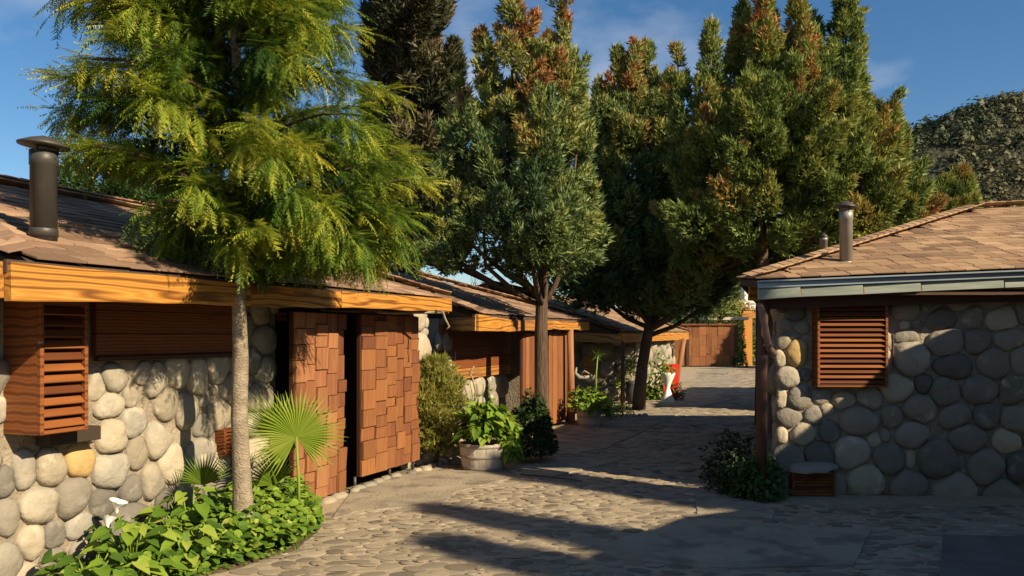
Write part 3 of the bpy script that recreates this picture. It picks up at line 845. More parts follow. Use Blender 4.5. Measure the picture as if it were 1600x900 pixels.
# eave: fascia boards and soffit
def fx(px): k = (px - 800) / F; Y = -4.463 / (k - .36); return Vector((k * Y, Y, 0))
def fz(p, py): return CH + (HY - py) / F * p.y
segs = [(11, 409, 468), (150, 419, 471), (388, 444, 478), (530, 455, 481), (655, 463, 486), (703, 467, 487)]
jb = [0, 2, 3, 5]
for a_, b_ in zip(jb[:-1], jb[1:]):
    pa, pb = fx(segs[a_][0]), fx(segs[b_][0])
    fascia(H1, pa + A3 * .003, pb - A3 * .003, fz(pa, segs[a_][1]), fz(pa, segs[a_][2]), fz(pb, segs[b_][1]), fz(pb, segs[b_][2]), M['fascia'], seed=a_ + 3, wav=.018)
pa = fx(11)
fascia(H1, pa - N3 * 1.6, pa - N3 * .03, 2.12, 1.92, 2.12, 1.92, M['fascia_old'], seed=8)
pb = fx(703)
fascia(H1, pb - N3 * .03, pb - N3 * 2.6, 2.15, 1.99, 2.15, 1.99, M['fascia_old'], seed=9)
sof = [fx(11) - N3 * .03, fx(703) - N3 * .03, fx(703) - N3 * 4.9, fx(11) - N3 * 4.9]
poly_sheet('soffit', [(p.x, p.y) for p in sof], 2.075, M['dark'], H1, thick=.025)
k_ = fx(700)
for i in range(9):      # rafters
    p = fx(40 + i * 70) ; board('rafter', p - N3 * .04 + Vector((0, 0, 2.01)), p - N3 * .72 + Vector((0, 0, 2.02)), .08, .05, M['dark'], H1)
# loose twig hanging at the end of the eave
tw = [P(680, 485, 9.6), P(692, 487, 9.55), P(696, 499, 9.5), P(702, 510, 9.5), P(697, 515, 9.5)]
tube('hanging_stick', tw, [.012, .013, .012, .011, .008], M['bark_pale'], H1, seg=6)
tube('hanging_stick', [P(500, 484, 9.0), P(560, 486.5, 9.15), P(620, 489, 9.35), P(690, 487.5, 9.65)], [.018, .02, .02, .014], M['bark_pale'], H1, seg=6, wob=.3)
# vent box
vent_box(H1, ((-3.05, 5.17), (-2.925, 5.52)), 1.055, 1.93, M['louver'], 11, depth=.33)
box('vent_ledge', w1.pt(w1.uv(72, 690)[0] + .1, 1.0, .10), (.42, .14, .1), M['wood_void'], H1, w1.R())
box('latch', Vector((-3.035, 5.15, 1.66)), (.02, .03, .012), M['pipe_grey'], H1, w1.R())
# small low vent beside the trunk
ul = w1.uv(350, 725)[0]
vent_box(H1, (tuple(w1.pt(ul - .12, 0, .10))[:2], tuple(w1.pt(ul + .12, 0, .10))[:2]), .62, .86, M['brown'], 5, name='low_vent', depth=.1)
# flue
cb = Vector((-3.12, 5.33, 2.09 + .36 * 0.86)); chimney(H1, cb + Vector((0, 0, -.02)), CH + (HY - 222) / F * 5.33, .082, M['pipe_dark'], capr=1.9)
# far pier with stones at the end of house 1
pw = Plane2((ln(-5.1, 10.25), 10.25), A3, N3)
stone_wall('stone_pier', pw, 0, .75, 0, 2.0, [], H1, seg=10, rr=(.2, .06), seed=5, darts=500, thick=.5)
box('wood_lintel', P(443, 493, 8.15) + Vector((-.15, .1, 0)), (.4, .08, .1), M['fascia_old'], H1, RA)
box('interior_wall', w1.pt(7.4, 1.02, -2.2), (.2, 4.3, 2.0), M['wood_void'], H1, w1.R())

# gates of house 1: frames faced with staggered wooden shakes
def gate_leaf(parent, p0, p1, z0, z1, cols, seed, mat, tilt=0.0, name='gate_leaf', th=.05, hmin=.11, hmax=.27, rows_jit=True, colw=None):
    p0, p1 = Vector((p0[0], p0[1], 0)), Vector((p1[0], p1[1], 0)); x = (p1 - p0).normalized(); L = (p1 - p0).length
    n = Vector((x.y, -x.x, 0)); R = frame_x(x)
    o = box(name, (p0 + p1) / 2 + Vector((0, 0, (z0 + z1) / 2)) - n * th / 2, (L, th, z1 - z0), M['dark'], parent, R)
    r_ = random.Random(seed); cw = L / cols
    cuts = [0] + [cw * (i + 1) + (r_.uniform(-.15, .15) * cw if i < cols - 1 else 0) for i in range(cols)]
    for i in range(cols):
        z = z0 + .004; 
        while z < z1 - .02:
            h = min(r_.uniform(hmin, hmax), z1 - z)
            if z1 - z - h < .06: h = z1 - z
            w = cuts[i + 1] - cuts[i] - .006; tk = r_.choice((.014, .026, .04))
            c = p0 + x * ((cuts[i] + cuts[i + 1]) / 2) + n * (tk / 2 + .001) + Vector((0, 0, z + h / 2 - .003))
            link('shake', box_mesh((w, tk, h - .006), mat, .003), Matrix.Translation(c) @ R.to_4x4() @ Matrix.Rotation(r_.uniform(-.035, .035) + .03, 4, 'X') @ Matrix.Rotation(r_.uniform(-.05, .05), 4, 'Z'), o)
            z += h
    return o
def gp(px, o=-4.888): k = (px - 800) / F; Y = o / (k - .36); return Vector((k * Y, Y, 0))
g1 = thing('shake_gate', 'wide wooden shake gate leaf standing just behind the fan palm', 'gate', (gp(500).x, gp(500).y, 0), 'folding gates faced with wooden shakes')
gate_leaf(g1, gp(458), gp(524), .05, 1.94, 4, 4, M['tile'])
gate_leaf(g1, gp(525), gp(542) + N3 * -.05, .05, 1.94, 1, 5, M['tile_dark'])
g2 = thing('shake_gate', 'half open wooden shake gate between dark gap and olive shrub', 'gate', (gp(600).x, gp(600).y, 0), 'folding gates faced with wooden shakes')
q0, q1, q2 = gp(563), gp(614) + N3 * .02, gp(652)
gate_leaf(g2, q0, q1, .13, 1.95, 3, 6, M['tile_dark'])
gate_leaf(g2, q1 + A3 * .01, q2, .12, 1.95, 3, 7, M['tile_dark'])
for pp in (q0, q1, q2): tube('gate_roller', [pp + A3 * -.05 + Vector((0, 0, .0)) - N3 * .04, pp + A3 * -.05 - N3 * .04 + Vector((0, 0, .14))], [.018, .018], M['pipe_dark'], g2, seg=8)
# threshold kerb stones in front of the gates
kst = thing('stone_kerb', 'low kerb of flat stones along the gate threshold', 'kerb', (gp(600).x + .1, gp(600).y, 0))
kr = random.Random(4)
yv = 7.9
vk = [raw_mesh('kerb_stone', *cobble_geo(20 + i), M['stone'], True) for i in range(5)]
while yv < 10.9:
    x = ln(-4.888, yv) + .02 + kr.uniform(-.03, .03) + (.1 if yv > 9.8 else 0)
    s = kr.uniform(.08, .14)
    link('kerb_stone', kr.choice(vk), Matrix.Translation((x, yv, .0)) @ Matrix.Rotation(1.2 + kr.uniform(-.3, .3), 4, 'Z') @ Matrix.Diagonal((s, s * .7, .055, 1)), kst)
    yv += s * 1.9
# low stones at the foot of the olive shrub
rock = thing('boulder_bank', 'bank of pale rounded boulders beneath the olive shrub', 'rocks', (-.95, 10.9, 0))
pw2 = Plane2((-1.25, 10.65), (1, .25), (0, -1))
bs = [(672, 716, 14, 12), (690, 700, 10, 12), (702, 705, 12, 11), (690, 722, 12, 9), (713, 722, 9, 9), (704, 688, 10, 8), (668, 698, 9, 9), (655, 722, 8, 7), (714, 705, 5, 9)]
for i, (a, b, c, d) in enumerate(bs):
    u, z = pw2.uv(a, b); Y = 10.7; v, f = stone_geo(pw2, u, z, [1.0 * (c if abs(math.cos(t * .45)) > .7 else (c + d) / 2) / F * Y for t in range(14)], .09, i + 50, 14, 0)
    wmesh('boulder', v, f, M['stone'], rock, True)
    wmesh('boulder_back', [q - pw2.n * .02 + (pw2.n * -2 * (q - pw2.pt(u, z)).dot(pw2.n)) for q in v], [tuple(reversed(t)) for t in f], M['stone'], rock, True)

# ================================================================== HOUSE 2
H2 = thing('stone_house', 'second stone house on the left, its roof lying in tree shade', 'house', (-1.4, 14, 0))
c2 = Vector((-.48, 11.0, 0)); d2 = Vector((ln(-4.44, 16.8), 16.8, 0)); e2 = Vector((-1.28, 12.3, 0))
def zt(p, z): q = p.copy(); q.z = z; return q
cA, cB, cE = zt(c2, 2.0), zt(d2, 2.02), zt(e2, 2.0)
r0, r1 = off(c2 + A3 * 1.2, 2.88, 2.88), off(c2 + A3 * 3.9, 2.88, 2.88)
r0 = planar(cA, cB, r1, r0)
e3 = off(c2 + A3 * .3, 5.6, 2.0); cC = off(d2, 5.6, 2.0)
hip_roof(H2, [([cA, cB, r1, r0], True), ([cE, cA, r0], True), ([e3, cE, r0], False), ([cB, cC, r1], True), ([cC, e3, r0, r1], False)], M['shingle'], seed=30, hips=[(cB, r1), (cA, r0), (r0, r1)], budget=220)
def f2(px): k = (px - 800) / F; Y = -4.44 / (k - .36); return Vector((k * Y, Y, 0))
sg = [(745, 491, 517), (797, 500, 518), (862, 501, 514.5), (919, 504, 516)]
for i in range(3):
    pa, pb = f2(sg[i][0]), f2(sg[i + 1][0])
    fascia(H2, pa, pb - A3 * .003, fz(pa, sg[i][1]), fz(pa, sg[i][2]), fz(pb, sg[i + 1][1]), fz(pb, sg[i + 1][2]), M['fascia'] if i != 1 else M['fascia_old'], seed=20 + i, wav=.02)  # middle board in darker wood, standing in for the tree shade on it
fascia(H2, e2, c2 - Vector((.004, 0, 0)), 2.0, 1.78, 2.0, 1.77, M['fascia'], seed=25, wav=.02)
fascia(H2, d2, d2 - N3 * 2.6, 2.0, 1.86, 2.0, 1.86, M['fascia_old'], seed=26)
sof = [c2 - N3 * .03, d2 - N3 * .03, cC, e3, e2 - N3 * .03]
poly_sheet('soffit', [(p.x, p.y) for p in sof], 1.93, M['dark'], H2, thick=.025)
w2 = Plane2((ln(-5.2, 11.7), 11.7), A3, N3)
stone_wall('stone_wall', w2, -.2, 2.6, 0, 1.95, [], H2, seg=12, rr=(.22, .05), seed=6, darts=1600, limit=140, holes=[(.1, 2.6, 1.02, 2.1)])
for i in range(5): box('cladding_board', w2.pt(1.2, 1.125 + i * .165, .05), (2.9, .05, .16), M['brown'] if i else M['fascia_old'], H2, w2.R())  # lowest board in lighter wood, putting its sunlight into the colour
w2f = Plane2((-2.4, 12.1), (1, -.28), (0, -1))
stone_wall('front_wall', w2f, 0, 1.25, 0, 1.95, [], H2, seg=10, rr=(.2, .06), seed=8, darts=900)
box('back_wall', off(d2 - A3 * 2.9, 5.2, .98), (5.8, .3, 1.95), M['mortar'], H2, RA, .01)
box('end_wall', off(d2 - A3 * .2, 2.9, .98), (.3, 4.6, 1.95), M['mortar'], H2, RA, .01)
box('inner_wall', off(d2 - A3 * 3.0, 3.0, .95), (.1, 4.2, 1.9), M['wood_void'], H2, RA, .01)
lamp_c = P(709, 556, 11.9)
l_ = tube('wall_lamp', [lamp_c + Vector((0, 0, -.07)), lamp_c + Vector((0, 0, .06)), lamp_c + Vector((0, 0, .1))], [.035, .03, .008], M['glass_lamp'], H2, seg=10)
wmesh('lamp_bracket', *tube_geo([lamp_c + Vector((0, 0, .1)), lamp_c + Vector((-.05, .02, .16)), lamp_c + Vector((-.12, .06, .15))], [.01, .01, .012], 6), M['pipe_dark'], l_)
chimney(H2, P(643, 447, 15.0), CH + (HY - 420) / F * 15.0, .075, M['pipe_grey'])
# plank gates and posts of house 2
def f2o(px, o=-4.62): k = (px - 800) / F; Y = o / (k - .36); return Vector((k * Y, Y, 0))
g3 = thing('plank_gate', 'dark vertical plank gate beside the trunk of the second tree', 'gate', (f2o(850).x, f2o(850).y, 0))
def plank_leaf(parent, p0, p1, z0, z1, n, mat, seed=0, name='gate_leaf'):
    x = (p1 - p0).normalized(); L = (p1 - p0).length; R = frame_x(x); nn = Vector((x.y, -x.x, 0)); r_ = random.Random(seed)
    o = box(name, (p0 + p1) / 2 + Vector((0, 0, (z0 + z1) / 2)) - nn * .03, (L, .03, z1 - z0 - .05), M['dark'], parent, R)
    for i in range(n):
        c = p0 + x * (L * (i + .5) / n) + nn * r_.uniform(0, .012)
        box('plank', c + Vector((0, 0, (z0 + z1) / 2)), (L / n - .008, .025, z1 - z0 - r_.uniform(0, .03)), mat, o, R)
    return o
plank_leaf(g3, f2o(816), f2o(838), .05, 1.75, 5, M['tile_dark'], 1)
plank_leaf(g3, f2o(856), f2o(884), .05, 1.78, 9, M['tile_dark'], 2)
for px, rr_ in ((892, .07),):
    p = f2(px); tube('log_post', [p + Vector((.02, 0, -.05)), p + Vector((0, 0, .9)), p + Vector((-.02, 0, 1.86))], [rr_, rr_ * .95, rr_ * .9], M['log'], H2, seg=12, wob=.12)

# ================================================================== HOUSE 3
H3 = thing('stone_house', 'third house on the left, a long low roof carried on slanting log posts', 'house', (2.0, 22, 0))
c3 = Vector((2.45, 18, 0)); d3 = Vector((2.45 + .36 * 10.8, 28.8, 0)); e3_ = Vector((1.3, 20.2, 0))
a3, b3, n3 = zt(c3, 1.79), zt(d3, 1.84), zt(e3_, 1.84)
q0_ = Vector((-.62, 19.9, 3.02)); q1_ = Vector((2.2, 27.6, 3.0))
q0_ = planar(a3, b3, q1_, q0_)
bk0, bk1 = Vector((-3.4, 21, 1.8)), Vector((1.0, 31.0, 1.8))
hip_roof(H3, [([a3, b3, q1_, q0_], True), ([n3, a3, q0_], True), ([bk0, n3, q0_], True), ([b3, bk1, q1_], True), ([bk1, bk0, q0_, q1_], False)], M['shingle_tan'], seed=50, hips=[(a3, q0_), (b3, q1_)], budget=160, expo=.24, widths=(.3, .36, .42, .5))
fascia(H3, c3, d3, 1.77, 1.55, 1.82, 1.58, M['fascia'], seed=31, wav=.01)
fascia(H3, Vector((1.0, 20.6, 0)), c3 - Vector((.005, 0, 0)), 1.8, 1.58, 1.77, 1.55, M['fascia'], seed=32, wav=.02)
poly_sheet('soffit', [(c3.x, c3.y), (d3.x, d3.y), (1.0, 31), (-3.4, 21), (1.3, 20.3)], 1.73, M['dark'], H3, thick=.03)
w3f = Plane2((-1.8, 21.6), (1, -.12), (0, -1))
stone_wall('stone_wall', w3f, .2, 5.0, 0, 1.72, [], H3, seg=9, rr=(.24, .09), seed=9, darts=900, limit=120)
w3s = Plane2((3.25, 21.0), A3, N3)
stone_wall('side_wall', w3s, 0, 6.5, 0, 1.72, [], H3, seg=9, rr=(.26, .1), seed=10, darts=900, limit=120)
box('back_wall', Vector((-.6, 25.5, .86)), (9.5, .25, 1.7), M['mortar'], H3, RA)
box('cladding_panel', P(919, 571, 20.9), (.28, .05, .5), M['fascia_old'], H3)
for (xa, ya, xb, yb, Y0, r_, mt) in ((973, 645, 973, 534, 17.8, .05, 'log_dark'), (1055, 604, 1069, 529, 26.4, .09, 'log'), (888, 660, 884, 528, 15.8, .06, 'log_dark')):
    b_, t_ = P(xa, ya, Y0), P(xb, yb, Y0); b_.z = -.05
    tube('log_post', [b_, b_.lerp(t_, .5), t_], [r_, r_ * .9, r_ * .85], M[mt], H3, seg=10, wob=.15)
pk = P(760, 446, 20.0); tube('roof_vent', [pk + Vector((0, 0, -.15)), pk + Vector((0, 0, .05))], [.16, .13], M['shingle'], H3, seg=8)

# ================================================================== RIGHT HOUSE
HR = thing('stone_house', 'right hand boulder house with tan shingle roof, teal eave beam and square louvered vent', 'house', (6, 11, 0))
a = Vector((2.52, 8.19, 2.27)); b = Vector((9.6, 8.16, 2.56)); tp = Vector((2.46, 8.62, 2.31))
k0, k1 = Vector((6.7, 11.55, 3.52)), Vector((9.6, 11.7, 3.56))
k1 = planar(a, b, k0, k1)
bl = Vector((4.5, 14.6, 2.3)); br = Vector((9.6, 14.9, 2.3))
hip_roof(HR, [([a, b, k1, k0], True), ([tp, a, k0], True), ([bl, tp, k0], True), ([br, bl, k0, k1], False)], M['shingle_tan'], seed=70, hips=[(a + Vector((0, .1, 0)), k0), (k0, k1)], budget=300, expo=.16, widths=(.15, .19, .24, .3))
wr = Plane2((2.86, 8.6), (1, -.03), (0, -1))
rs = []
for (cx, cy, rx, ry, *k) in [(280,75,18,30),(320,55,22,12),(320,110,30,55,'o'),(268,135,15,32),(297,202,36,36),(275,275,14,38),(335,275,42,40),(412,270,38,20),(488,285,42,24),(580,278,42,32),(300,345,45,32),
        (380,335,36,28),(430,315,25,18),(275,405,18,32),(348,400,52,35),(440,395,38,33),(545,357,78,52),(660,340,38,36),(752,308,60,45),(680,240,60,46),(768,222,30,36),(725,138,68,60),(845,248,52,52),
        (965,248,62,46,'d'),(1080,248,45,48),(715,57,60,20),(850,80,65,48),(955,75,45,40,'d'),(1070,70,55,38),(870,165,80,45,'d'),(1010,150,60,50,'d'),(1110,140,36,50,'d'),(640,145,18,48),(645,70,12,30),(300,485,50,46,'d'),
        (400,470,50,45,'d'),(518,460,62,55),(655,490,58,50),(595,420,25,25),(635,405,20,20),(725,405,60,45,'d'),(812,490,70,65),(725,490,18,32),(885,335,60,40,'d'),(985,335,45,42,'d'),(1090,345,52,45,'d'),(925,415,75,50,'d'),
        (1060,430,45,42),(985,510,75,58,'d'),(1100,520,42,60,'d'),(565,560,70,48),(720,570,75,42,'d'),(880,587,82,45),(1045,600,78,40,'d'),(470,580,30,35),(900,500,12,30)]:
    rs.append((1100 + cx * .4444, 500 + cy * .4444, rx * .4444, ry * .4444) + tuple(k))
rs += [(1416, 482, 19, 15, 'd'), (1452, 473, 16, 13, 'd'), (1470, 499, 27, 14, 'd'), (1518, 497, 15, 15), (1566, 497, 28, 18), (1500, 474, 26, 10, 'd'), (1556, 472, 24, 10, 'd'), (1240, 488, 16, 14, 'd'), (1228, 508, 10, 8), (1250, 512, 12, 9, 'd'), (1600, 488, 16, 16), (1225, 478, 10, 8)]
uv0, uv1 = wr.uv(1268, 550)[0], wr.uv(1378, 550)[0]
ul0, ul1 = wr.uv(1232, 750)[0], wr.uv(1299, 750)[0]
stone_wall('stone_wall', wr, .07, 6.4, 0, 2.2, rs, HR, seg=16, limit=300, seed=13, dark=.4, holes=[(uv0, uv1, 1.18, 2.2), (ul0, ul1, 0, .28)])
ws = Plane2((2.96, 8.92), A3, (-1, .3))
stone_wall('side_wall', ws, 0, 5.6, 0, 2.2, [], HR, seg=10, rr=(.2, .07), seed=14, darts=1200, limit=120)
box('back_wall', Vector((7, 14.2, 1.1)), (5, .3, 2.2), M['mortar'], HR)
vent_box(HR, (tuple(wr.pt(uv0 + .005, 0, .16))[:2], tuple(wr.pt(uv1 - .005, 0, .16))[:2]), CH + (HY - 605) / F * 8.43, CH + (HY - 474) / F * 8.43, M['louver'], 15, depth=.16)
vent_box(HR, (tuple(wr.pt(ul0, 0, .12))[:2], tuple(wr.pt(ul1, 0, .12))[:2]), .01, .26, M['brown'], 6, name='low_vent', depth=.12)
fs_ = wr.pt((ul0 + ul1) / 2 - .05, .31, .1)
v, f = cobble_geo(77, 16); mt_ = Matrix.Translation(wr.pt((ul0 + ul1) / 2 - .02, .31, .1)) @ Matrix.Rotation(.28, 4, 'X') @ Matrix.Rotation(-.06, 4, 'Y')
wmesh('flat_ledge_stone', [mt_ @ Vector((q[0] * .27, q[1] * .14, q[2] * .045)) for q in v], f, M['stone_dark'], HR, True)
# eave beam, flashing, soffit
beam_pts = [(1184, 469, 451), (1250, 464.5, 448.5), (1347, 460.5, 445), (1437, 456, 441), (1566, 450.5, 433), (1760, 443, 427)]
for i in range(5):
    x0, zb0, zt0 = beam_pts[i]; x1, zb1, zt1 = beam_pts[i + 1]
    pa, pb = P(x0, zb0, 8.2), P(x1, zb1, 8.2 - (0.02 if i < 4 else 0))
    ha = (zb0 - zt0) / F * 8.2
    board('eave_beam', (pa.x + .004, pa.y, pa.z + ha / 2), (pb.x - .004, pb.y, pb.z + ha / 2), ha * .97, .07, M['beam_teal'], HR)
    if 0 < i < 4: box('red_joint_strip', (pa.x, pa.y - .036, pa.z + ha / 2), (.012, .006, ha), M['tile_dark'], HR)
board('metal_flashing', P(1184, 446, 8.15), P(1760, 422, 8.12), .062, .02, M['flash'], HR)
board('gutter_lip', P(1184, 440, 8.12), P(1760, 416.5, 8.09), .018, .05, M['flash'], HR)
board('soffit_beam', P(1200, 474, 8.36), P(1760, 457, 8.32), .12, .06, M['dark'], HR)
poly_sheet('soffit', [(2.53, 8.2), (9.5, 8.1), (9.5, 14.4), (4.5, 14.4)], 2.15, M['dark'], HR, thick=.03)
board('eave_return', P(1170, 455, 8.62), P(1186, 456, 8.62), .2, .05, M['fascia'], HR)
# flue pipe
chimney(HR, P(1322, 414, 8.72), CH + (HY - 320) / F * 8.72, .068, M['pipe_grey'], capr=1.7)
chimney(HR, P(1287, 396, 13.0), CH + (HY - 369) / F * 13.0, .06, M['pipe_grey'], capr=1.2)
# corner post and drain
cp = [P(1189, 700, 8.35), P(1190, 600, 8.35), P(1192, 470, 8.35)]; cp[0].z = -.05
tube('log_post', cp, [.06, .055, .05], M['log_dark'], HR, seg=12, wob=.12)
tube('drain_pipe', [P(1186, 474, 8.25), P(1190, 484, 8.22), P(1200, 536, 8.25), P(1202, 545, 8.27), P(1211, 553, 8.4)], [.03, .034, .034, .034, .03], M['drain'], HR, seg=12)
box('drain_collar', P(1200, 539, 8.25), (.085, .085, .03), M['drain'], HR)
box('wall_bracket', wr.pt(uv1 + .08, 1.55, .08), (.02, .03, .34), M['pipe_dark'], HR)

# second right house (mostly hidden, shades the road)
HS = thing('stone_house', 'house hidden behind the right hand boulder house', 'house', (8.3, 20, 0))
s0, s1, s2, s3 = Vector((6.0, 17, 2.1)), Vector((11, 16.5, 2.1)), Vector((13, 24, 2.1)), Vector((8.6, 24.5, 2.1))
t0, t1 = Vector((8.6, 18.6, 3.0)), Vector((10.2, 22.6, 3.0))
hip_roof(HS, [([s0, s1, t0], False), ([s1, s2, t1, t0], False), ([s2, s3, t1], False), ([s3, s0, t0, t1], False)], M['shingle_tan'], seed=90, budget=0, expo=.3, widths=(.3, .4, .5, .6))
v = [Vector((6.5, 17.4, 0)), Vector((10.6, 17, 0)), Vector((12.5, 23.6, 0)), Vector((9.0, 24, 0))]
wmesh('wall', v + [q + Vector((0, 0, 2.05)) for q in v], [(0, 1, 5, 4), (1, 2, 6, 5), (2, 3, 7, 6), (3, 0, 4, 7)], M['mortar'], HS)

# unseen house right of the camera, its eaves shaped to shade the foreground
HB = thing('stone_house', 'unseen house just outside the right edge, shaped to shade the foreground', 'house', (7, 2.5, 0))
ev = [(4.1, 2.7), (4.85, 3.75), (5.4, 4.44), (6.25, 4.85), (6.07, 6.2), (5.94, 7.0), (6.6, 7.0), (9.0, 6.9), (9.6, 2), (9.6, -5), (3.3, -5), (3.2, 1.2)]
E_ = [Vector((x, y, 3.3 if x == 6.6 else 3.55 if (x, y) == (9.0, 6.9) else 3.0)) for x, y in ev]; pkk = Vector((7.3, 2.0, 3.5))
fcs = [([E_[i], E_[(i + 1) % len(E_)], pkk], False) for i in range(len(E_))]
hip_roof(HB, fcs, M['shingle_tan'], seed=95, budget=0, expo=.3, widths=(.3, .4, .5, .6))
wv_ = [(x + (7 - x) * .12, y + (1.5 - y) * .12) for x, y in ev]
wmesh('wall', [Vector((x, y, 0)) for x, y in wv_] + [Vector((x, y, 2.98)) for x, y in wv_], [(i, (i + 1) % 12, (i + 1) % 12 + 12, i + 12) for i in range(12)], M['mortar'], HB)

# ================================================================== leaf templates
def fern_tmpl(pairs=8, L=1.0, droop=.18, seed=1):
    r = np.random.default_rng(seed); v, f = [], []
    bend = r.uniform(-.12, .12)
    for i in range(pairs):
        for s in (-1, 1):
            t = (i + .6 + r.uniform(-.3, .3)) / pairs
            if r.random() < .12: continue
            x = t * L; z = -droop * t * t; yb = bend * t * t; w = .33 * (1 - t * .72) * (.5 + min(1, t * 3) * .5) * r.uniform(.65, 1.25)
            n = len(v)
            v += [(x - .02, yb, z), (x + .045, yb + s * .004, z), (x + w * r.uniform(.55, 1.0), yb + s * w * r.uniform(.7, 1.05), z - .04 - .25 * w * r.uniform(0, 1))]
            f.append((n, n + 1, n + 2))
    n = len(v); v += [(0, -.012, 0), (0, .012, 0), (L, bend, -droop)]; f.append((n, n + 1, n + 2))
    return np.array(v), f
def tuft_tmpl(k=11, seed=1, spread=.75, w=.09):
    """a little sheaf of k narrow scale-leaf tips"""
    r = np.random.default_rng(seed); v, f = [], []
    for i in range(k):
        d = np.array([1, r.uniform(-spread, spread), r.uniform(-spread, spread)]); d /= np.linalg.norm(d)
        o = np.array([r.uniform(-.1, .45), 0, 0]) + r.normal(size=3) * .08
        sd = np.cross(d, r.normal(size=3)); sd /= np.linalg.norm(sd); L = r.uniform(.45, .8)
        n = len(v); v += [o + sd * w, o - sd * w, o + d * L]
        f.append((n, n + 1, n + 2))
    return np.array(v), f
def leaf_tmpl(shape='heart'):
    if shape == 'heart':
        o = [(0, 0), (-.12, .2), (.1, .34), (.45, .3), (.75, .14), (1, 0)]
    elif shape == 'oval':
        o = [(0, 0), (.2, .2), (.5, .27), (.8, .15), (1, 0)]
    else:
        o = [(0, .0), (.05, .32), (.3, .5), (.7, .5), (.98, .3), (1.02, .0)]
    v, f = [], []
    n = len(o)
    for (x, y) in o: v.append((x, 0, -.18 * x * x + .05 * x))
    for s in (-1, 1):
        b = len(v)
        for (x, y) in o: v.append((x, s * y, -.18 * x * x + .05 * x + y * .28))
        for i in range(n - 1):
            f.append((i, i + 1, b + i + 1, b + i) if s > 0 else (i, b + i, b + i + 1, i + 1))
    return np.array(v, float), f
FERNS = [fern_tmpl(9, seed=q) for q in (1, 2, 3)]; TUFT = tuft_tmpl(6, 1, .8, .11); TUFT2 = tuft_tmpl(8, 5, .5, .06)
HEART, OVAL, ROUND = leaf_tmpl('heart'), leaf_tmpl('oval'), leaf_tmpl('round')

def unit(a): return a / (np.linalg.norm(a, axis=-1, keepdims=True) + 1e-9)

# ================================================================== TREE 1: drooping cypress in the foreground
def outline_halfwidths(poly, py):
    xs = []
    n = len(poly)
    for i in range(n):
        (x0, y0), (x1, y1) = poly[i], poly[(i + 1) % n]
        if (y0 > py) != (y1 > py): xs.append(x0 + (py - y0) / (y1 - y0) * (x1 - x0))
    return (min(xs), max(xs)) if len(xs) >= 2 else None

T1 = thing('cypress_tree', 'foreground tree with pale slim trunk and bright drooping green sprays', 'tree', (-2.15, 6.35, 0))
Y1 = 6.35
tp1 = [Vector((-2.15, Y1, -.1)), P(380, 800, Y1), P(378, 740, Y1), P(374, 650, Y1), P(376, 560, Y1), P(373, 480, Y1), P(372, 420, Y1 + .02), P(368, 300, Y1 + .05), P(372, 150, Y1), P(365, 0, Y1), P(370, -330, Y1)]
v, f = tube_geo(tp1, [.12, .085, .07, .062, .060, .056, .052, .05, .04, .03, .018, .006], 14, .16)
wmesh('trunk', v, f, M['bark_pale'], T1, True)
out1 = [(370, -360), (300, -260), (190, -120), (120, 20), (140, 90), (70, 175), (75, 200), (150, 285), (235, 345), (250, 370), (340, 425), (420, 428), (600, 438), (650, 425), (668, 350), (675, 180), (610, 110), (560, 20), (500, -100), (430, -260)]
limbs, SP, SD_, ST, SS = [], [], [], [], []
r1_ = random.Random(11)
def trunk_at(z):
    for a_, b_ in zip(tp1[:-1], tp1[1:]):
        if a_.z <= z <= b_.z: return a_.lerp(b_, (z - a_.z) / (b_.z - a_.z))
    return tp1[-1].copy()
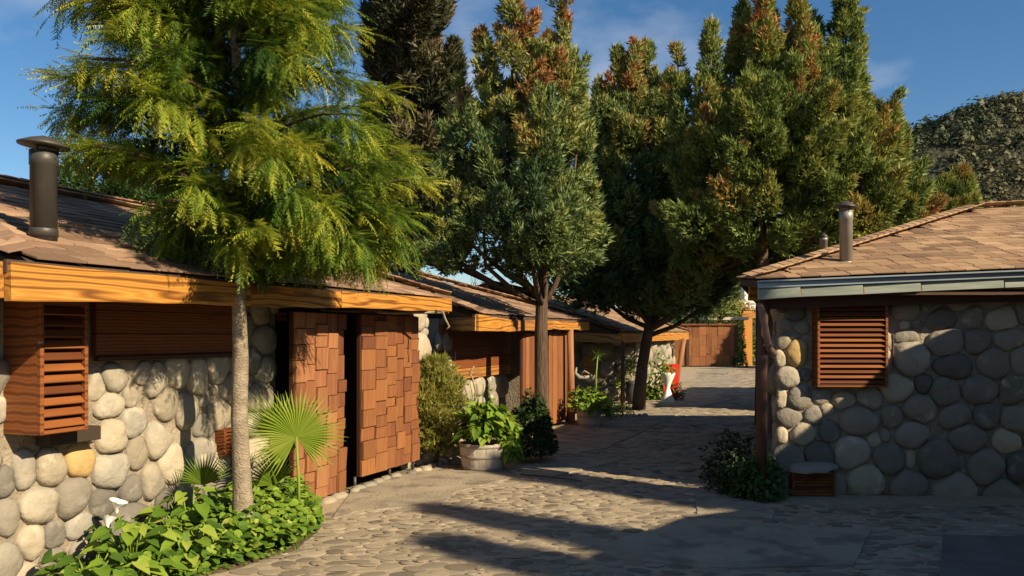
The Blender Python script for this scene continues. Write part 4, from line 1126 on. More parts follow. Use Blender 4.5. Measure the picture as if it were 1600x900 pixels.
for i in range(270):
    py = r1_.uniform(-340, 405)
    if py < -60 and r1_.random() < .35: continue
    hw = outline_halfwidths(out1, py)
    if not hw: continue
    lo, hi = P(hw[0], py, Y1), P(hw[1], py, Y1); cx = (lo.x + hi.x) / 2; rx = (hi.x - lo.x) / 2
    an = r1_.uniform(0, 2 * math.pi); q = r1_.uniform(.4, .95) ** .6
    dyr = min(rx * .85, 1.15)
    end = Vector((cx + rx * q * math.cos(an), Y1 + dyr * q * math.sin(an), lo.z))
    L = (end - trunk_at(end.z)).length
    st = trunk_at(max(2.25, end.z - .05 - .22 * L * r1_.uniform(.2, 1.6)))
    mid = st.lerp(end, .5) + Vector((0, 0, .22 * L))
    n = max(5, int(L / .1)); pth = []
    for k in range(n + 1):
        t = k / n; p = st * (1 - t) ** 2 + mid * 2 * t * (1 - t) + end * t * t
        pth.append(p + Vector((mnoise.noise(p * 3), mnoise.noise(p * 3 + Vector((5, 0, 0))), 0)) * .05)
    if i % 2 == 0: limbs.append(tube_geo(pth[::2], [.02 * (1 - .8 * k / len(pth[::2])) + .003 for k in range(len(pth[::2]))], 5))
    lt = r1_.uniform(-.26, .2); horiz = r1_.random() < .5
    for k in range(1, n + 1):
        t = k / n
        if t < .25 and r1_.random() < .5: continue
        p = pth[k]; out = (end - st).normalized()
        side = out.cross(Vector((0, 0, 1))).normalized()
        for rep in range(8):
            s = r1_.choice((-1, 1)); hang = r1_.uniform(.05, .30) * (.5 + .5 * t)
            d0 = (out * r1_.uniform(.4, 1.2) + side * s * r1_.uniform(.1, 1) + Vector((0, 0, r1_.uniform(-.45, .3)))).normalized()
            tw_n = 3
            pp = p.copy(); d = d0
            for m_ in range(tw_n):
                SP.append(pp.copy()); dd = (d + Vector((r1_.gauss(0, .25), r1_.gauss(0, .25), r1_.gauss(0, .15)))).normalized(); SD_.append(dd)
                ST.append(min(1, max(0, .43 + lt + .2 * m_ / tw_n + r1_.gauss(0, .13) + .25 * t * q)))  # inner sprays tinted darker, the crown's inner shade put into the colour
                SS.append(r1_.uniform(.12, .22))
                d = (d * .6 + Vector((0, 0, (-.05 if horiz else -.5) - .3 * r1_.random())) + (out * .1 if horiz else Vector((0, 0, 0)))).normalized(); pp = pp + d * hang / tw_n * 1.3
print('tree1 sprays', len(SP))
SP, SD_ = np.array(SP), np.array(SD_)
rt_ = SP[:, 0] / SP[:, 1]; keep = (rt_ > -.592 + .03 * rng.random(len(SP))) & (rt_ < -.088 - .02 * rng.random(len(SP))); SP, SD_ = SP[keep], SD_[keep]; ST = np.array(ST)[keep]; SS = np.array(SS)[keep]
sidev = np.cross(SD_, [0, 0, 1.]) + rng.normal(size=SD_.shape) * .25
up = np.cross(sidev, SD_)
Mf = frames(SD_, up, np.array(SS))
ST = np.array(ST)
# three variants of the spray, joined in one crown mesh
objs_ = []
for q_ in range(3):
    sel = np.arange(len(SP)) % 3 == q_
    objs_.append(scatter_mesh('crown' if q_ == 0 else 'crown_sprays', FERNS[q_][0], FERNS[q_][1], Mf[sel], SP[sel], ST[sel], M['fern'], T1, kind='stuff'))
v, f = merge(limbs); wmesh('limbs', v, f, M['bark_dark'], T1, True, kind='stuff')

# ================================================================== juniper-like trees built of upright plumes
def plume_tree(name, label, Y, trunk_pts, trunk_r, plumes, mat_fn, seed, body=(), density=1.0, tuft=.17, group=None, bark='bark_dark', clump_r=.24, bare=(), per=15, tmpl=None, bough=1.0, bough_ref=.4):
    """plumes: (base px,py, tip px,py, half width px, depth offset m[, tint shift])  - each an upward pointed mass of foliage"""
    r_ = np.random.default_rng(seed)
    t0_ = P(*trunk_pts[0], Y); base = Vector((t0_.x, Y, 0))
    T = thing(name, label, 'tree', base, group)
    tp_ = [Vector((base.x + .0, Y, -.1))] + [P(a, b, Y) for a, b in trunk_pts]
    n = len(tp_); v, f = tube_geo(tp_, [trunk_r * (1 - .75 * i / n) for i in range(n)], 12, .2)
    wmesh('trunk', v, f, M[bark], T, True)
    cl_p, cl_o, cl_t, cl_r = [], [], [], []
    limbs = []
    for pi_, pl_ in enumerate(plumes):
        bx, by, tx, ty, hw, dy = pl_[:6]; ts = pl_[6] if len(pl_) > 6 else 0
        b_ = P(bx, by, Y) + Vector((0, dy, 0)); t_ = P(tx, ty, Y) + Vector((0, dy, 0)); R = hw * (1.22 if hw < 38 else 1.03) / F * Y
        L = (t_ - b_).length; ax = (t_ - b_).normalized()
        area = R * L
        start = tp_[min(len(tp_) - 1, 2)]
        jn = b_.lerp(t_, .15); tz = max(start.z, b_.z - .4)
        st_ = None
        for a1, b1 in zip(tp_[:-1], tp_[1:]):
            if a1.z <= tz <= b1.z: st_ = a1.lerp(b1, (tz - a1.z) / (b1.z - a1.z))
        if st_ is None: st_ = tp_[-1]
        limbs.append(tube_geo([st_, st_.lerp(jn, .5) + Vector((0, 0, -.08)), jn, b_.lerp(t_, .55), b_.lerp(t_, .9)], [trunk_r * .4, trunk_r * .33, trunk_r * .26, trunk_r * .15, .01], 6, .15))
        N = max(15 if hw < 38 else 6, int(area * (38 if hw < 38 else 13.5) * density))
        axn = np.array(ax)
        u = r_.normal(size=(N, 3)); u -= np.outer(u @ axn, axn); u = unit(u)
        slim = hw < 38; tt = r_.uniform(0, .93, N) if slim else r_.beta(1.0, 1.2, N)
        prof = np.clip(np.minimum(1, (tt + .08) * 4.5) * (1 - tt ** (1.0 if slim else 1.5)) ** .75, .06, 1)
        rad = R * prof * r_.uniform(.25, .8, N)
        p = np.array(b_) + np.outer(tt * L, axn) + u * rad[:, None]
        up_ = .55 + .9 * tt + (.7 + 1.5 * tt if slim else 0)
        cl_p.append(p); cl_o.append(unit(u * (1.0 - .55 * tt)[:, None] + axn * up_[:, None] + r_.normal(size=(N, 3)) * .18))
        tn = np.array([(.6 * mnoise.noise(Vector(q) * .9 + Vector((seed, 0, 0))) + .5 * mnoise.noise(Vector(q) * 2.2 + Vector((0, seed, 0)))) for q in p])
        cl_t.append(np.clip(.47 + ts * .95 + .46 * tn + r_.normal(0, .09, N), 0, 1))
        cl_r.append(np.clip(R * ((.28 if slim else .35) + .42 * prof), .1, .62) * r_.uniform(.75, 1.3, N) * bough)
    cp_, co, ct, cr = map(np.concatenate, (cl_p, cl_o, cl_t, cl_r))
    N = len(cp_); cnt = np.maximum(24, (per * 6.0 * (cr / .4) ** 1.3 * (.4 / bough_ref) ** .0).astype(int))
    idx = np.repeat(np.arange(N), cnt); K = len(idx)
    t = r_.beta(1.0, 1.15, K); o_ = co[idx]
    w = r_.normal(size=(K, 3)); w -= (w * o_).sum(1)[:, None] * o_; w = unit(w)
    lump = 1 + .35 * np.sin(t * 9 + idx * 1.7) * np.sin((w * [3.1, 2.3, 4.7]).sum(1) * 2 + idx)
    rb = cr[idx] * .52 * (1 - t) ** .8 * np.minimum(1, (t + .1) * 4) * lump * r_.uniform(.55, 1, K) ** .5
    pos = cp_[idx] + o_ * (t * cr[idx] * 1.55)[:, None] + w * rb[:, None] - np.array([0, 0, .12]) * (t * t * cr[idx])[:, None]
    dirs = unit(w * (.9 - .5 * t)[:, None] + o_ * (.55 + .5 * t)[:, None] + r_.normal(size=(K, 3)) * .22 + np.array([0, 0, .12]))
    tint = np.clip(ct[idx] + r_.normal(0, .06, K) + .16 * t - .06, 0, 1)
    sc = tuft * .85 * r_.uniform(.6, 1.3, K)
    tm = tmpl or TUFT
    scatter_mesh('crown', tm[0], tm[1], frames(dirs, None, sc), pos, tint, mat_fn, T)
    v, f = merge(limbs); wmesh('limbs', v, f, M[bark], T, True, kind='stuff')
    N, per = 1, K
    print(name, 'tufts', N * per)
    return T

# tree 2 : centre
plume_tree('juniper_tree', 'tall conifer with straight dark trunk behind the barrel planter, rust tinted top', 12.5,
    [(846, 640), (846, 520), (848, 430), (845, 300), (850, 160), (850, 60)], .135,
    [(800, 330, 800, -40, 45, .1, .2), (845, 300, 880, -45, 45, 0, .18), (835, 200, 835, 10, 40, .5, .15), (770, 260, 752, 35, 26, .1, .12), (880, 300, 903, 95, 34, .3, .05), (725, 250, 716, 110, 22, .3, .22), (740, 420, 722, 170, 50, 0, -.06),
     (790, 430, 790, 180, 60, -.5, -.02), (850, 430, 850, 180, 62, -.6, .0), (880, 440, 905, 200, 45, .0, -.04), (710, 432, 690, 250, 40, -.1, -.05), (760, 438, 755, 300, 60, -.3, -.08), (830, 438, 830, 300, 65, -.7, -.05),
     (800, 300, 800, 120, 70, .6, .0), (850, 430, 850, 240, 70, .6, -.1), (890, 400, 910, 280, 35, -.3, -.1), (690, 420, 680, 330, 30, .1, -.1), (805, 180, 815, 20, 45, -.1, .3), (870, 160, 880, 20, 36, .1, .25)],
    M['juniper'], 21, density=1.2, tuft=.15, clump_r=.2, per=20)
# tree 3 : leaning trunk
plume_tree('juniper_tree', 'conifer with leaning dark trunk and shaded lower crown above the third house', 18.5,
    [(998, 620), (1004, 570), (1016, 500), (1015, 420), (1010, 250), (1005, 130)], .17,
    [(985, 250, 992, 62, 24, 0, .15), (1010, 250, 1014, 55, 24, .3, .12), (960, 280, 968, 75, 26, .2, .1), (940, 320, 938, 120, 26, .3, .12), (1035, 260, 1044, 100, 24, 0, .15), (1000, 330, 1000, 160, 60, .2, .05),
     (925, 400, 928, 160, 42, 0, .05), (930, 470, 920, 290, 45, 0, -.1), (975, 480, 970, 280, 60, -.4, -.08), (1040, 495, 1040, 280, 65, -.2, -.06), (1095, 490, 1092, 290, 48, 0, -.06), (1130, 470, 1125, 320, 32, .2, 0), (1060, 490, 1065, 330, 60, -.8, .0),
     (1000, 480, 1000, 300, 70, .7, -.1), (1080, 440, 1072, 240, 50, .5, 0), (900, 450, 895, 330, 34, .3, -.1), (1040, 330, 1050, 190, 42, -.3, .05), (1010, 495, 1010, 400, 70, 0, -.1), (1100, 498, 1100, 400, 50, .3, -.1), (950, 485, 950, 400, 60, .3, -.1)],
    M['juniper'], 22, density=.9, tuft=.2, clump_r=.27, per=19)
# tree 4 : broad, right
plume_tree('juniper_tree', 'broad many tipped golden green conifer rising behind the right hand roof', 15.3,
    [(1192, 460), (1190, 380), (1195, 300), (1215, 180), (1225, 80)], .16,
    [(1085, 300, 1057, 52, 22, .2, .1), (1105, 300, 1113, 22, 28, 0, .1), (1150, 250, 1168, -20, 30, .3, .12), (1180, 250, 1190, -30, 30, -.2, .1), (1210, 200, 1212, -25, 28, .5, .1), (1240, 200, 1252, -20, 30, 0, .18), (1275, 220, 1280, 15, 30, .3, .05),
     (1300, 250, 1325, -18, 38, 0, .12), (1330, 300, 1340, 110, 34, .2, .08), (1385, 300, 1405, 140, 20, 0, .12), (1360, 330, 1378, 150, 30, .3, .1), (1390, 370, 1400, 210, 36, 0, .1), (1230, 200, 1248, 60, 26, -.5, .42), 
     (1120, 400, 1115, 180, 60, -.2, .05), (1170, 400, 1170, 150, 65, -.7, .05), (1230, 390, 1225, 130, 65, -.6, .08), (1290, 390, 1290, 150, 65, -.5, .12), (1345, 390, 1345, 200, 60, -.2, .14), (1380, 380, 1380, 260, 45, -.2, .1),
     (1140, 440, 1130, 300, 50, .5, -.05), (1215, 420, 1210, 280, 50, .5, -.1), (1270, 410, 1275, 250, 60, .5, -.05), (1095, 420, 1080, 260, 40, .2, 0), (1210, 300, 1210, 80, 70, .7, 0), (1320, 380, 1318, 250, 55, -.8, .2), (1260, 250, 1262, 90, 55, -.2, .05), (1318, 260, 1316, 40, 42, .1, .05), (1348, 320, 1338, 120, 40, 0, .1), (1385, 340, 1396, 170, 36, .1, .08), (1318, 160, 1324, 10, 30, 0, .1)],
    M['juniper_gold'], 23, density=1.05, tuft=.17, clump_r=.22, per=19, tmpl=TUFT2 if False else None)
# conifer behind, between tree 1 and 2
plume_tree('pine_tree', 'dark brownish conifer rising above the frame behind the drooping tree', 22,
    [(648, 400), (648, 200), (648, 0), (650, -150)], .2,
    [(600, 130, 596, -60, 26, 0, 0), (630, 250, 625, -120, 45, 0, .05), (670, 250, 668, -110, 45, .3, .05), (695, 230, 700, 90, 26, 0, .12), (715, 170, 708, 60, 18, 0, -.1), (650, 350, 650, 100, 75, -.3, 0), (700, 380, 695, 230, 45, 0, 0),
     (610, 380, 610, 150, 50, .2, 0), (650, 100, 650, -160, 50, -.5, .1), (660, 420, 660, 280, 70, 0, -.05)],
    M['pine'], 24, density=.5, tuft=.32, clump_r=.42, per=13)
# dark leafy tree beyond roof 1
plume_tree('broadleaf_tree', 'dark leafy tree peeping over the nearest roof beside the black flue', 15,
    [(150, 420), (150, 350), (150, 300)], .12,
    [(115, 330, 112, 258, 26, 0, 0), (160, 340, 160, 240, 45, .3, 0), (215, 350, 215, 250, 50, 0, .05), (290, 380, 290, 260, 60, .2, 0), (370, 420, 370, 300, 60, .3, 0)],
    M['ivy'], 25, density=1.2, tuft=.2, clump_r=.25, per=14)
# small bare tree over the roofs
bt = thing('bare_tree', 'tiny leafless tree visible above the second roof', 'tree', (P(741, 450, 24).x, 24, 0))
bg = []
rb = random.Random(2)
b0 = P(741, 470, 24)
bg.append(tube_geo([Vector((b0.x, 24, 0)), b0], [.09, .05], 6))
for i in range(16):
    d = Vector((rb.uniform(-.7, .7), rb.uniform(-.4, .4), rb.uniform(.5, 1.1))); m_ = b0 + d * .45
    bg.append(tube_geo([b0, m_, m_ + (d + Vector((rb.uniform(-.5, .5), 0, 0))) * .4], [.02, .013, .004], 4))
v, f = merge(bg); wmesh('branches', v, f, M['bark_dark'], bt)

# unseen trees throwing the road streaks, others added to shade roof, road and gate
for (x, y, h, sd_, lb) in ((8.6, .6, 7.3, 41, 'slim conifer out of view on the right, second from the camera'), (9.4, 2.6, 7.6, 42, 'slim conifer out of view on the right, farther along'), (12.2, 5.0, 7.4, 43, 'unseen slim conifer on the right farthest from the road, added to shade the roof'), (8.4, -.4, 7.1, 45, 'unseen slim conifer on the right nearest the camera, added to dapple the road'), (17.3, 40.6, 6.3, 44, 'unseen conifer hidden behind the right hand roof, added to shade the far gate')):
    t_ = thing('shade_tree', lb, 'tree', (x, y, 0))
    tube('trunk', [(x, y, 0), (x, y, h * .6), (x, y, h - .3)], [.12, .08, .01], M['bark_dark'], t_)
    r_ = np.random.default_rng(sd_); far = y > 20; N = 5000 if far else 1500
    tt = r_.uniform(.05 if far else .35, 1, N); an = r_.uniform(0, 6.28, N); rr_ = (1 - tt) ** .8 * (2.9 if far else 1.25) * r_.uniform(.2, 1, N) + .03
    p = np.stack([x + rr_ * np.cos(an), y + rr_ * np.sin(an), tt * h], 1)
    scatter_mesh('crown', TUFT[0], TUFT[1], frames(r_.normal(size=(N, 3)) + [0, 0, .5], None, .45 if far else .36), p, r_.uniform(.2, .6, N), M['juniper'], t_)

# lone bright tree on the hill
plume_tree('hillside_tree', 'yellow green tree standing low on the scrubby hillside', 70, [(1490, 330), (1490, 300), (1492, 285)], .25,
    [(1480, 335, 1478, 285, 16, 0, .1), (1500, 335, 1500, 272, 18, 0, .15), (1515, 335, 1520, 290, 16, 1, .1), (1465, 335, 1462, 300, 14, 0, .05)], M['juniper_gold'], 27, density=.12, tuft=.8, clump_r=.8, per=18)

# ================================================================== smaller plants
def leaf_mound(name, label, cat, c, rx, ry, h, n, tmpl, size, mat, tint=.5, group=None, kind=None, droop=.2, parent=None, part=None, seed=0, flat=.5, tsd=.14, inner=.25):
    r_ = np.random.default_rng(seed + 100)
    u = r_.normal(size=(n, 3)); u[:, 2] = np.abs(u[:, 2]); u = unit(u)
    q = r_.uniform(inner, 1, n) ** .5
    nn = np.array([1 + .3 * mnoise.noise(Vector(w) * 2.2 + Vector((seed, 0, 0))) for w in u])
    p = np.array(c) + u * np.array([rx, ry, h]) * (q * nn)[:, None]
    d = unit(u * [1, 1, .3] + r_.normal(size=(n, 3)) * .45 + [0, 0, -droop]); upv = unit(u * .6 + [0, 0, flat] + r_.normal(size=(n, 3)) * .25)
    t = np.clip(tint + r_.normal(0, tsd, n) + .12 * (q - .6), 0, 1)
    Mx = frames(d, upv, size * r_.uniform(.6, 1.25, n))
    if parent is not None: return scatter_mesh(part or 'foliage', tmpl[0], tmpl[1], Mx, p, t, mat, parent)
    o = scatter_mesh(name, tmpl[0], tmpl[1], Mx, p, t, mat)
    if kind: o['kind'] = kind
    else: tag(o, label, cat, group)
    return o

# planting bed at the foot of the left wall
bedp = [(-3.1, 5.1), (-2.5, 5.25), (-2.05, 5.78), (-1.72, 6.3), (-1.68, 6.95), (-1.85, 7.5), (-2.45, 7.9), (-2.6, 7.3)]
poly_sheet('soil_bed', rough_poly(bedp, .1, .03), .03, M['soil'], None, thick=.05, kind='structure')
def bed_pts(n, seed, fn=lambda x, y: True, margin=0):
    r_ = random.Random(seed); out = []
    while len(out) < n:
        x, y = r_.uniform(-3.5, -1.6), r_.uniform(4.9, 7.9)
        wallx = ln(-5.258, y)
        if x > wallx + .12 and inpoly(x, y, bedp) and fn(x, y): out.append((x, y))
    return np.array(out)
def carpet(name, n, seed, size, tmpl, mat, hfn, tint, fn=lambda x, y: True, tsd=.13, tilt=.5):
    r_ = np.random.default_rng(seed); q = bed_pts(n, seed, fn)
    hh = np.array([hfn(x, y) for x, y in q]); z = hh * r_.uniform(.35, 1, n)
    p = np.column_stack([q, z])
    outw = np.column_stack([np.full(n, .7), np.full(n, -.7), np.zeros(n)])
    d = unit(r_.normal(size=(n, 3)) * [1, 1, .3] + outw * .5 + [0, 0, -.1]); upv = unit(outw * tilt + [0, 0, 1.] + r_.normal(size=(n, 3)) * .35)
    return scatter_mesh(name, tmpl[0], tmpl[1], frames(d, upv, size * r_.uniform(.6, 1.3, n)), p, np.clip(tint + r_.normal(0, tsd, n), 0, 1), mat, kind='stuff')
def hN(x, y): return .12 + .13 * (mnoise.noise(Vector((x * 3, y * 3, 0))) + .6) 
def edge_d(x, y): return min(1, max(0, (.36 * y - 4.0 - x + 0) ))
carpet('nasturtium_leaves', 2600, 5, .06, ROUND, M['leafy'], lambda x, y: .12 + .24 * min(1, max(0, (y - 5.3) / 1.0)) * min(1, max(.25, (-1.65 - x) / .35)), .55, lambda x, y: y > 5.5 and x > -2.6, tsd=.2)
carpet('ground_cover_leaves', 5200, 6, .026, ROUND, M['leafy'], lambda x, y: .04 + .09 * min(1, max(0, (ln(-4.1, y) - x))), .42)
carpet('bed_understory_leaves', 900, 7, .1, OVAL, M['leafy'], hN, .3)
# arum (calla) plants with big pointed leaves
rc = random.Random(9)
def arum(c, h, r, nl, label, flowers=(), seed=0, size=.2):
    size *= .68; h *= .92
    t_ = thing('calla_lily', label, 'plant', (c[0], c[1], 0), 'calla lilies in the bed by the left wall')
    r_ = random.Random(seed); st_g = []; Ls, Ds = [], []
    for i in range(nl):
        a_ = i * 2.4 + r_.uniform(-.3, .3); q = r_.uniform(.3, 1); e = Vector((c[0] + r * q * math.cos(a_), c[1] + r * q * math.sin(a_), h * r_.uniform(.5, 1) * (1.15 - .3 * q)))
        b_ = Vector((c[0] + .05 * math.cos(a_), c[1] + .05 * math.sin(a_), 0))
        st_g.append(tube_geo([b_, b_.lerp(e, .6) + Vector((0, 0, .04)), e], [.007, .006, .004], 5))
        Ls.append(e); Ds.append((math.cos(a_), math.sin(a_), -.35 + r_.uniform(-.2, .3)))
    v, f = merge(st_g); wmesh('stems', v, f, M['stem'], t_, True, kind='stuff')
    Ds = np.array(Ds); Ms_ = frames(Ds, np.array([[.25, -.3, 1.]]) + Ds * .3, np.array([size * r_.uniform(.7, 1.25) for _ in range(nl)]))
    for i in range(nl):
        if i == 0:
            arum_mesh = getattr(arum, 'mesh', None)
        me = bpy.data.meshes.new('leaf'); V = (Ms_[i] @ HEART[0].T).T
        me.from_pydata([tuple(q) for q in V], [], HEART[1]); me.materials.append(M['leafy'])
        at = me.attributes.new('tint', 'FLOAT', 'POINT'); at.data.foreach_set('value', np.full(len(V), r_.uniform(.2, .85), np.float32))
        me.polygons.foreach_set('use_smooth', [True] * len(me.polygons))
        link('leaf', me, Matrix.Translation(Ls[i]), t_)
    for (px, py, Y, ang) in flowers:
        top = P(px, py, Y); b_ = Vector((c[0], c[1], .05))
        v, f = [], []
        seg = 12
        for ri, (rr_, z) in enumerate(((.006, -.07), (.018, -.03), (.034, .0), (.05, .022))):
            for k in range(seg):
                a_ = 2 * math.pi * k / seg; ext = 1 + (.55 * max(0, math.cos(a_ - ang)) if ri > 1 else 0)
                v.append(top + Vector((rr_ * ext * math.cos(a_), rr_ * ext * math.sin(a_), z + (.02 * math.cos(a_ - ang + 3.1) if ri > 1 else 0))))
        for i in range(3):
            for k in range(seg): f.append((i * seg + k, i * seg + (k + 1) % seg, (i + 1) * seg + (k + 1) % seg, (i + 1) * seg + k))
        fl = wmesh('flower', v, f, M['petal'], t_, True)
        tube('spadix', [top + Vector((0, 0, -.03)), top + Vector((0, 0, .03))], [.006, .005], M['spadix'], fl, seg=6)
        tube('flower_stem', [b_, b_.lerp(top, .5), top + Vector((0, 0, -.06))], [.006, .006, .006], M['stem'], t_, seg=6)
arum((-2.72, 5.72), .44, .28, 34, 'calla lily with two white flowers by the left stone wall', [(183, 787, 5.75, 0.0), (168, 811, 5.7, 1.2)], 1, .19)
arum((-2.8, 5.3), .28, .3, 30, 'calla lily without flowers at the left end of the bed', (), 2, .19)
arum((-2.55, 6.35), .52, .3, 34, 'tall leafy calla lily just left of the pale trunk', (), 3, .21)
arum((-2.35, 5.75), .36, .27, 30, 'calla lily in the middle front of the bed', (), 4, .18)
arum((-2.6, 5.35), .24, .3, 26, 'low calla lily at the front left edge of the bed', (), 5, .17)
arum((-2.35, 7.15), .45, .25, 16, 'calla lily right of the pale trunk under the fan palm', (), 6, .16)

# fan palm
def fan_frond(parent, hub, axis, nrm, R, n, spread, seed, tintv=.6, name='frond', split=.5):
    axis = Vector(axis).normalized(); nrm = Vector(nrm); nrm = (nrm - axis * nrm.dot(axis)).normalized(); side = nrm.cross(axis)
    r_ = random.Random(seed); v, f, tn = [], [], []
    hub = Vector(hub)
    for i in range(n):
        a_ = (i / (n - 1) - .5) * spread; d = axis * math.cos(a_) + side * math.sin(a_)
        da = spread / (n - 1) / 2
        L = R * (1 - .12 * abs(a_) / (spread / 2)) * r_.uniform(.9, 1.05)
        d1 = axis * math.cos(a_ - da) + side * math.sin(a_ - da); d2 = axis * math.cos(a_ + da) + side * math.sin(a_ + da)
        fold = nrm * .018 * R; sag = Vector((0, 0, -1)) * L * r_.uniform(.02, .1)
        m_ = split * L; b = len(v)
        cup = nrm * (.1 * R)
        tw = r_.uniform(-.01, .01)
        v += [hub, hub + d1 * m_ - fold + cup * .4, hub + d * m_ + fold + cup * .4, hub + d2 * m_ - fold + cup * .4,
              hub + d1 * m_ * 1.5 * .98 + (d - d1) * m_ * .9 - fold * .3 + cup * .6 + sag * .3, hub + d2 * m_ * 1.5 * .98 + (d - d2) * m_ * .9 + cup * .6 + sag * .3, hub + d * L + cup * .5 + sag + side * tw]
        f += [(b, b + 1, b + 2), (b, b + 2, b + 3), (b + 1, b + 4, b + 2), (b + 2, b + 5, b + 3), (b + 2, b + 4, b + 6), (b + 2, b + 6, b + 5)]
        tn += [tintv + r_.uniform(-.15, .2)] * 7
    o = wmesh(name, v, f, M['palm'], parent)
    at = o.data.attributes.new('tint', 'FLOAT', 'POINT'); at.data.foreach_set('value', np.array(tn, np.float32))
    return o
PM = thing('fan_palm', 'young fan palm with a large sunlit frond in front of the shake gate', 'palm', (P(467, 800, 7.0).x, 7.0, 0))
base = Vector((P(467, 800, 7.0).x, 7.0, .02)); hub = P(463, 683, 6.9)
tube('stalk', [base, base.lerp(hub, .5) + Vector((.01, 0, 0)), hub], [.018, .014, .011], M['stem'], PM, seg=8)
fan_frond(PM, hub, (-.1, .15, 1), (.35, -1, .1), .46, 52, 5.2, 1, .62)
fan_frond(PM, hub + Vector((-.12, .1, -.02)), (-.75, .2, .75), (.4, -.8, .3), .52, 26, 1.5, 2, .45)
fan_frond(PM, hub + Vector((-.06, .2, -.12)), (-.9, .3, -.05), (.2, -.7, .6), .42, 24, 2.0, 3, .2)
hub2 = P(318, 758, 6.6)
tube('stalk', [base + Vector((-.3, 0, 0)), hub2], [.014, .01], M['stem'], PM, seg=6)
fan_frond(PM, hub2, (-.1, .1, 1), (.5, -.8, .1), .3, 24, 2.6, 4, .1)
fan_frond(PM, base + Vector((-.25, .15, .35)), (-.4, 0, 1), (.5, -.8, .1), .35, 20, 2.4, 6, .15)

# olive shrub beside gate 2
SH = thing('wispy_shrub', 'feathery olive green shrub between the shake gate and the barrel planter', 'shrub', (-1.0, 10.5, 0))
r_ = np.random.default_rng(77); N = 3400
c_ = np.array([-1.0, 10.55, 0]); a_ = r_.uniform(0, 6.28, N); zz = r_.beta(1.8, 1.4, N) * 1.32 + .1
rad = (.36 * np.sin(np.clip(zz / 1.45, 0, 1) * 2.5 + .4)) * r_.uniform(.05, 1.25, N) ** .5 * (1 + .5 * np.sin(a_ * 3 + zz * 5) * np.sin(zz * 7 + a_))
p = c_ + np.column_stack([rad * np.cos(a_), rad * np.sin(a_) * .9, zz])
d = np.column_stack([np.cos(a_) * .6, np.sin(a_) * .6, np.full(N, .9)]) + r_.normal(size=(N, 3)) * .4
scatter_mesh('foliage', TUFT2[0], TUFT2[1], frames(unit(d), None, r_.uniform(.06, .14, N)), p, np.clip(.55 + r_.normal(0, .15, N), 0, 1), M['wispy'], SH)
v, f = merge([tube_geo([Vector((-1.0, 10.55, 0)), Vector((-1 + math.cos(k) * .15, 10.55 + math.sin(k) * .12, .7)), Vector((-1 + math.cos(k) * .25, 10.55 + math.sin(k) * .2, 1.2))], [.014, .01, .004], 5) for k in range(7)])
wmesh('stems', v, f, M['bark_dark'], SH, kind='stuff')

# half barrel planters
def barrel(c, r0_, r1_, h, label, group='half barrel planters'):
    t_ = thing('barrel_planter', label, 'planter', (c[0], c[1], 0), group)
    n = 18; c = Vector((*c, 0))
    R_of = lambda z: r0_ + (r1_ - r0_) * (z / h) + .012 * math.sin(math.pi * z / h)
    for k in range(n):
        a0, a1 = 2 * math.pi * k / n, 2 * math.pi * (k + 1) / n - .012; v, f = [], []
        top = h + random.uniform(-.006, .006)
        for i in range(5):
            z = top * i / 4
            for (aa, rr_) in ((a0, R_of(z)), ((a0 + a1) / 2, R_of(z) * 1.006), (a1, R_of(z)), (a1, R_of(z) - .022), (a0, R_of(z) - .022)): v.append(c + Vector((rr_ * math.cos(aa), rr_ * math.sin(aa), z)))
        for i in range(4):
            for q in range(5): f.append((i * 5 + q, i * 5 + (q + 1) % 5, (i + 1) * 5 + (q + 1) % 5, (i + 1) * 5 + q))
        f += [tuple(range(5))[::-1], tuple(range(20, 25))]
        wmesh('stave', v, f, M['barrel'], t_)
    for z in (.1 * h, .52 * h, .9 * h):
        rr_ = R_of(z); v, f = lathe_geo([(rr_ * 1.005, z - .018), (rr_ * 1.018, z - .016), (rr_ * 1.02, z + .016), (rr_ * 1.007, z + .018)], c, 28); wmesh('hoop', v, f[:-2], M['hoop'], t_, True)
    v, f = lathe_geo([(r1_ * .9, h * .85), (.01, h * .88)], c, 18); wmesh('soil', v, f[:-2], M['soil'], t_)
    return t_
barrel((-.37, 10.25), .26, .30, .34, 'half barrel planter filled with big bright leaves beside the dark shrub')
pl = thing('leafy_plant', 'big leaved bright green plant growing in the nearer barrel', 'plant', (-.35, 10.2, .3))
r_ = np.random.default_rng(5)
def leafy(parent, c, rx, ry, h, n, size, seed, tint=.5, tm=HEART, mat='leafy', **k):
    return leaf_mound('', '', '', c, rx, ry, h, n, tm, size, M[mat], tint, parent=parent, seed=seed, **k)
leafy(pl, (-.33, 10.2, .42), .36, .28, .46, 330, .15, 3, .55, tsd=.2, droop=.4)
leafy(pl, (.0, 10.15, .15), .12, .14, .4, 110, .12, 4, .5, droop=.7)
v, f = merge([tube_geo([P(745, 690, 10.3), P(742 + k * 6, 640, 10.3), P(735 + k * 10, 600, 10.3)], [.012, .01, .006], 5) for k in range(4)]); wmesh('stems', v, f, M['stem'], pl, kind='stuff')
ds = thing('dry_sticks', 'two bent pale dry stems rising behind the barrel plant', 'sticks', (-.45, 10.5, 0))
tube('stick', [P(742, 640, 10.6), P(743, 610, 10.6), P(738, 590, 10.6), P(734, 584, 10.6), P(737, 578, 10.6), P(741, 572, 10.6)], [.014, .013, .012, .014, .012, .01], M['bark_pale'], ds, seg=6)
tube('stick', [P(735, 650, 10.6), P(731, 620, 10.6), P(726, 604, 10.6)], [.013, .013, .011], M['bark_pale'], ds, seg=6)
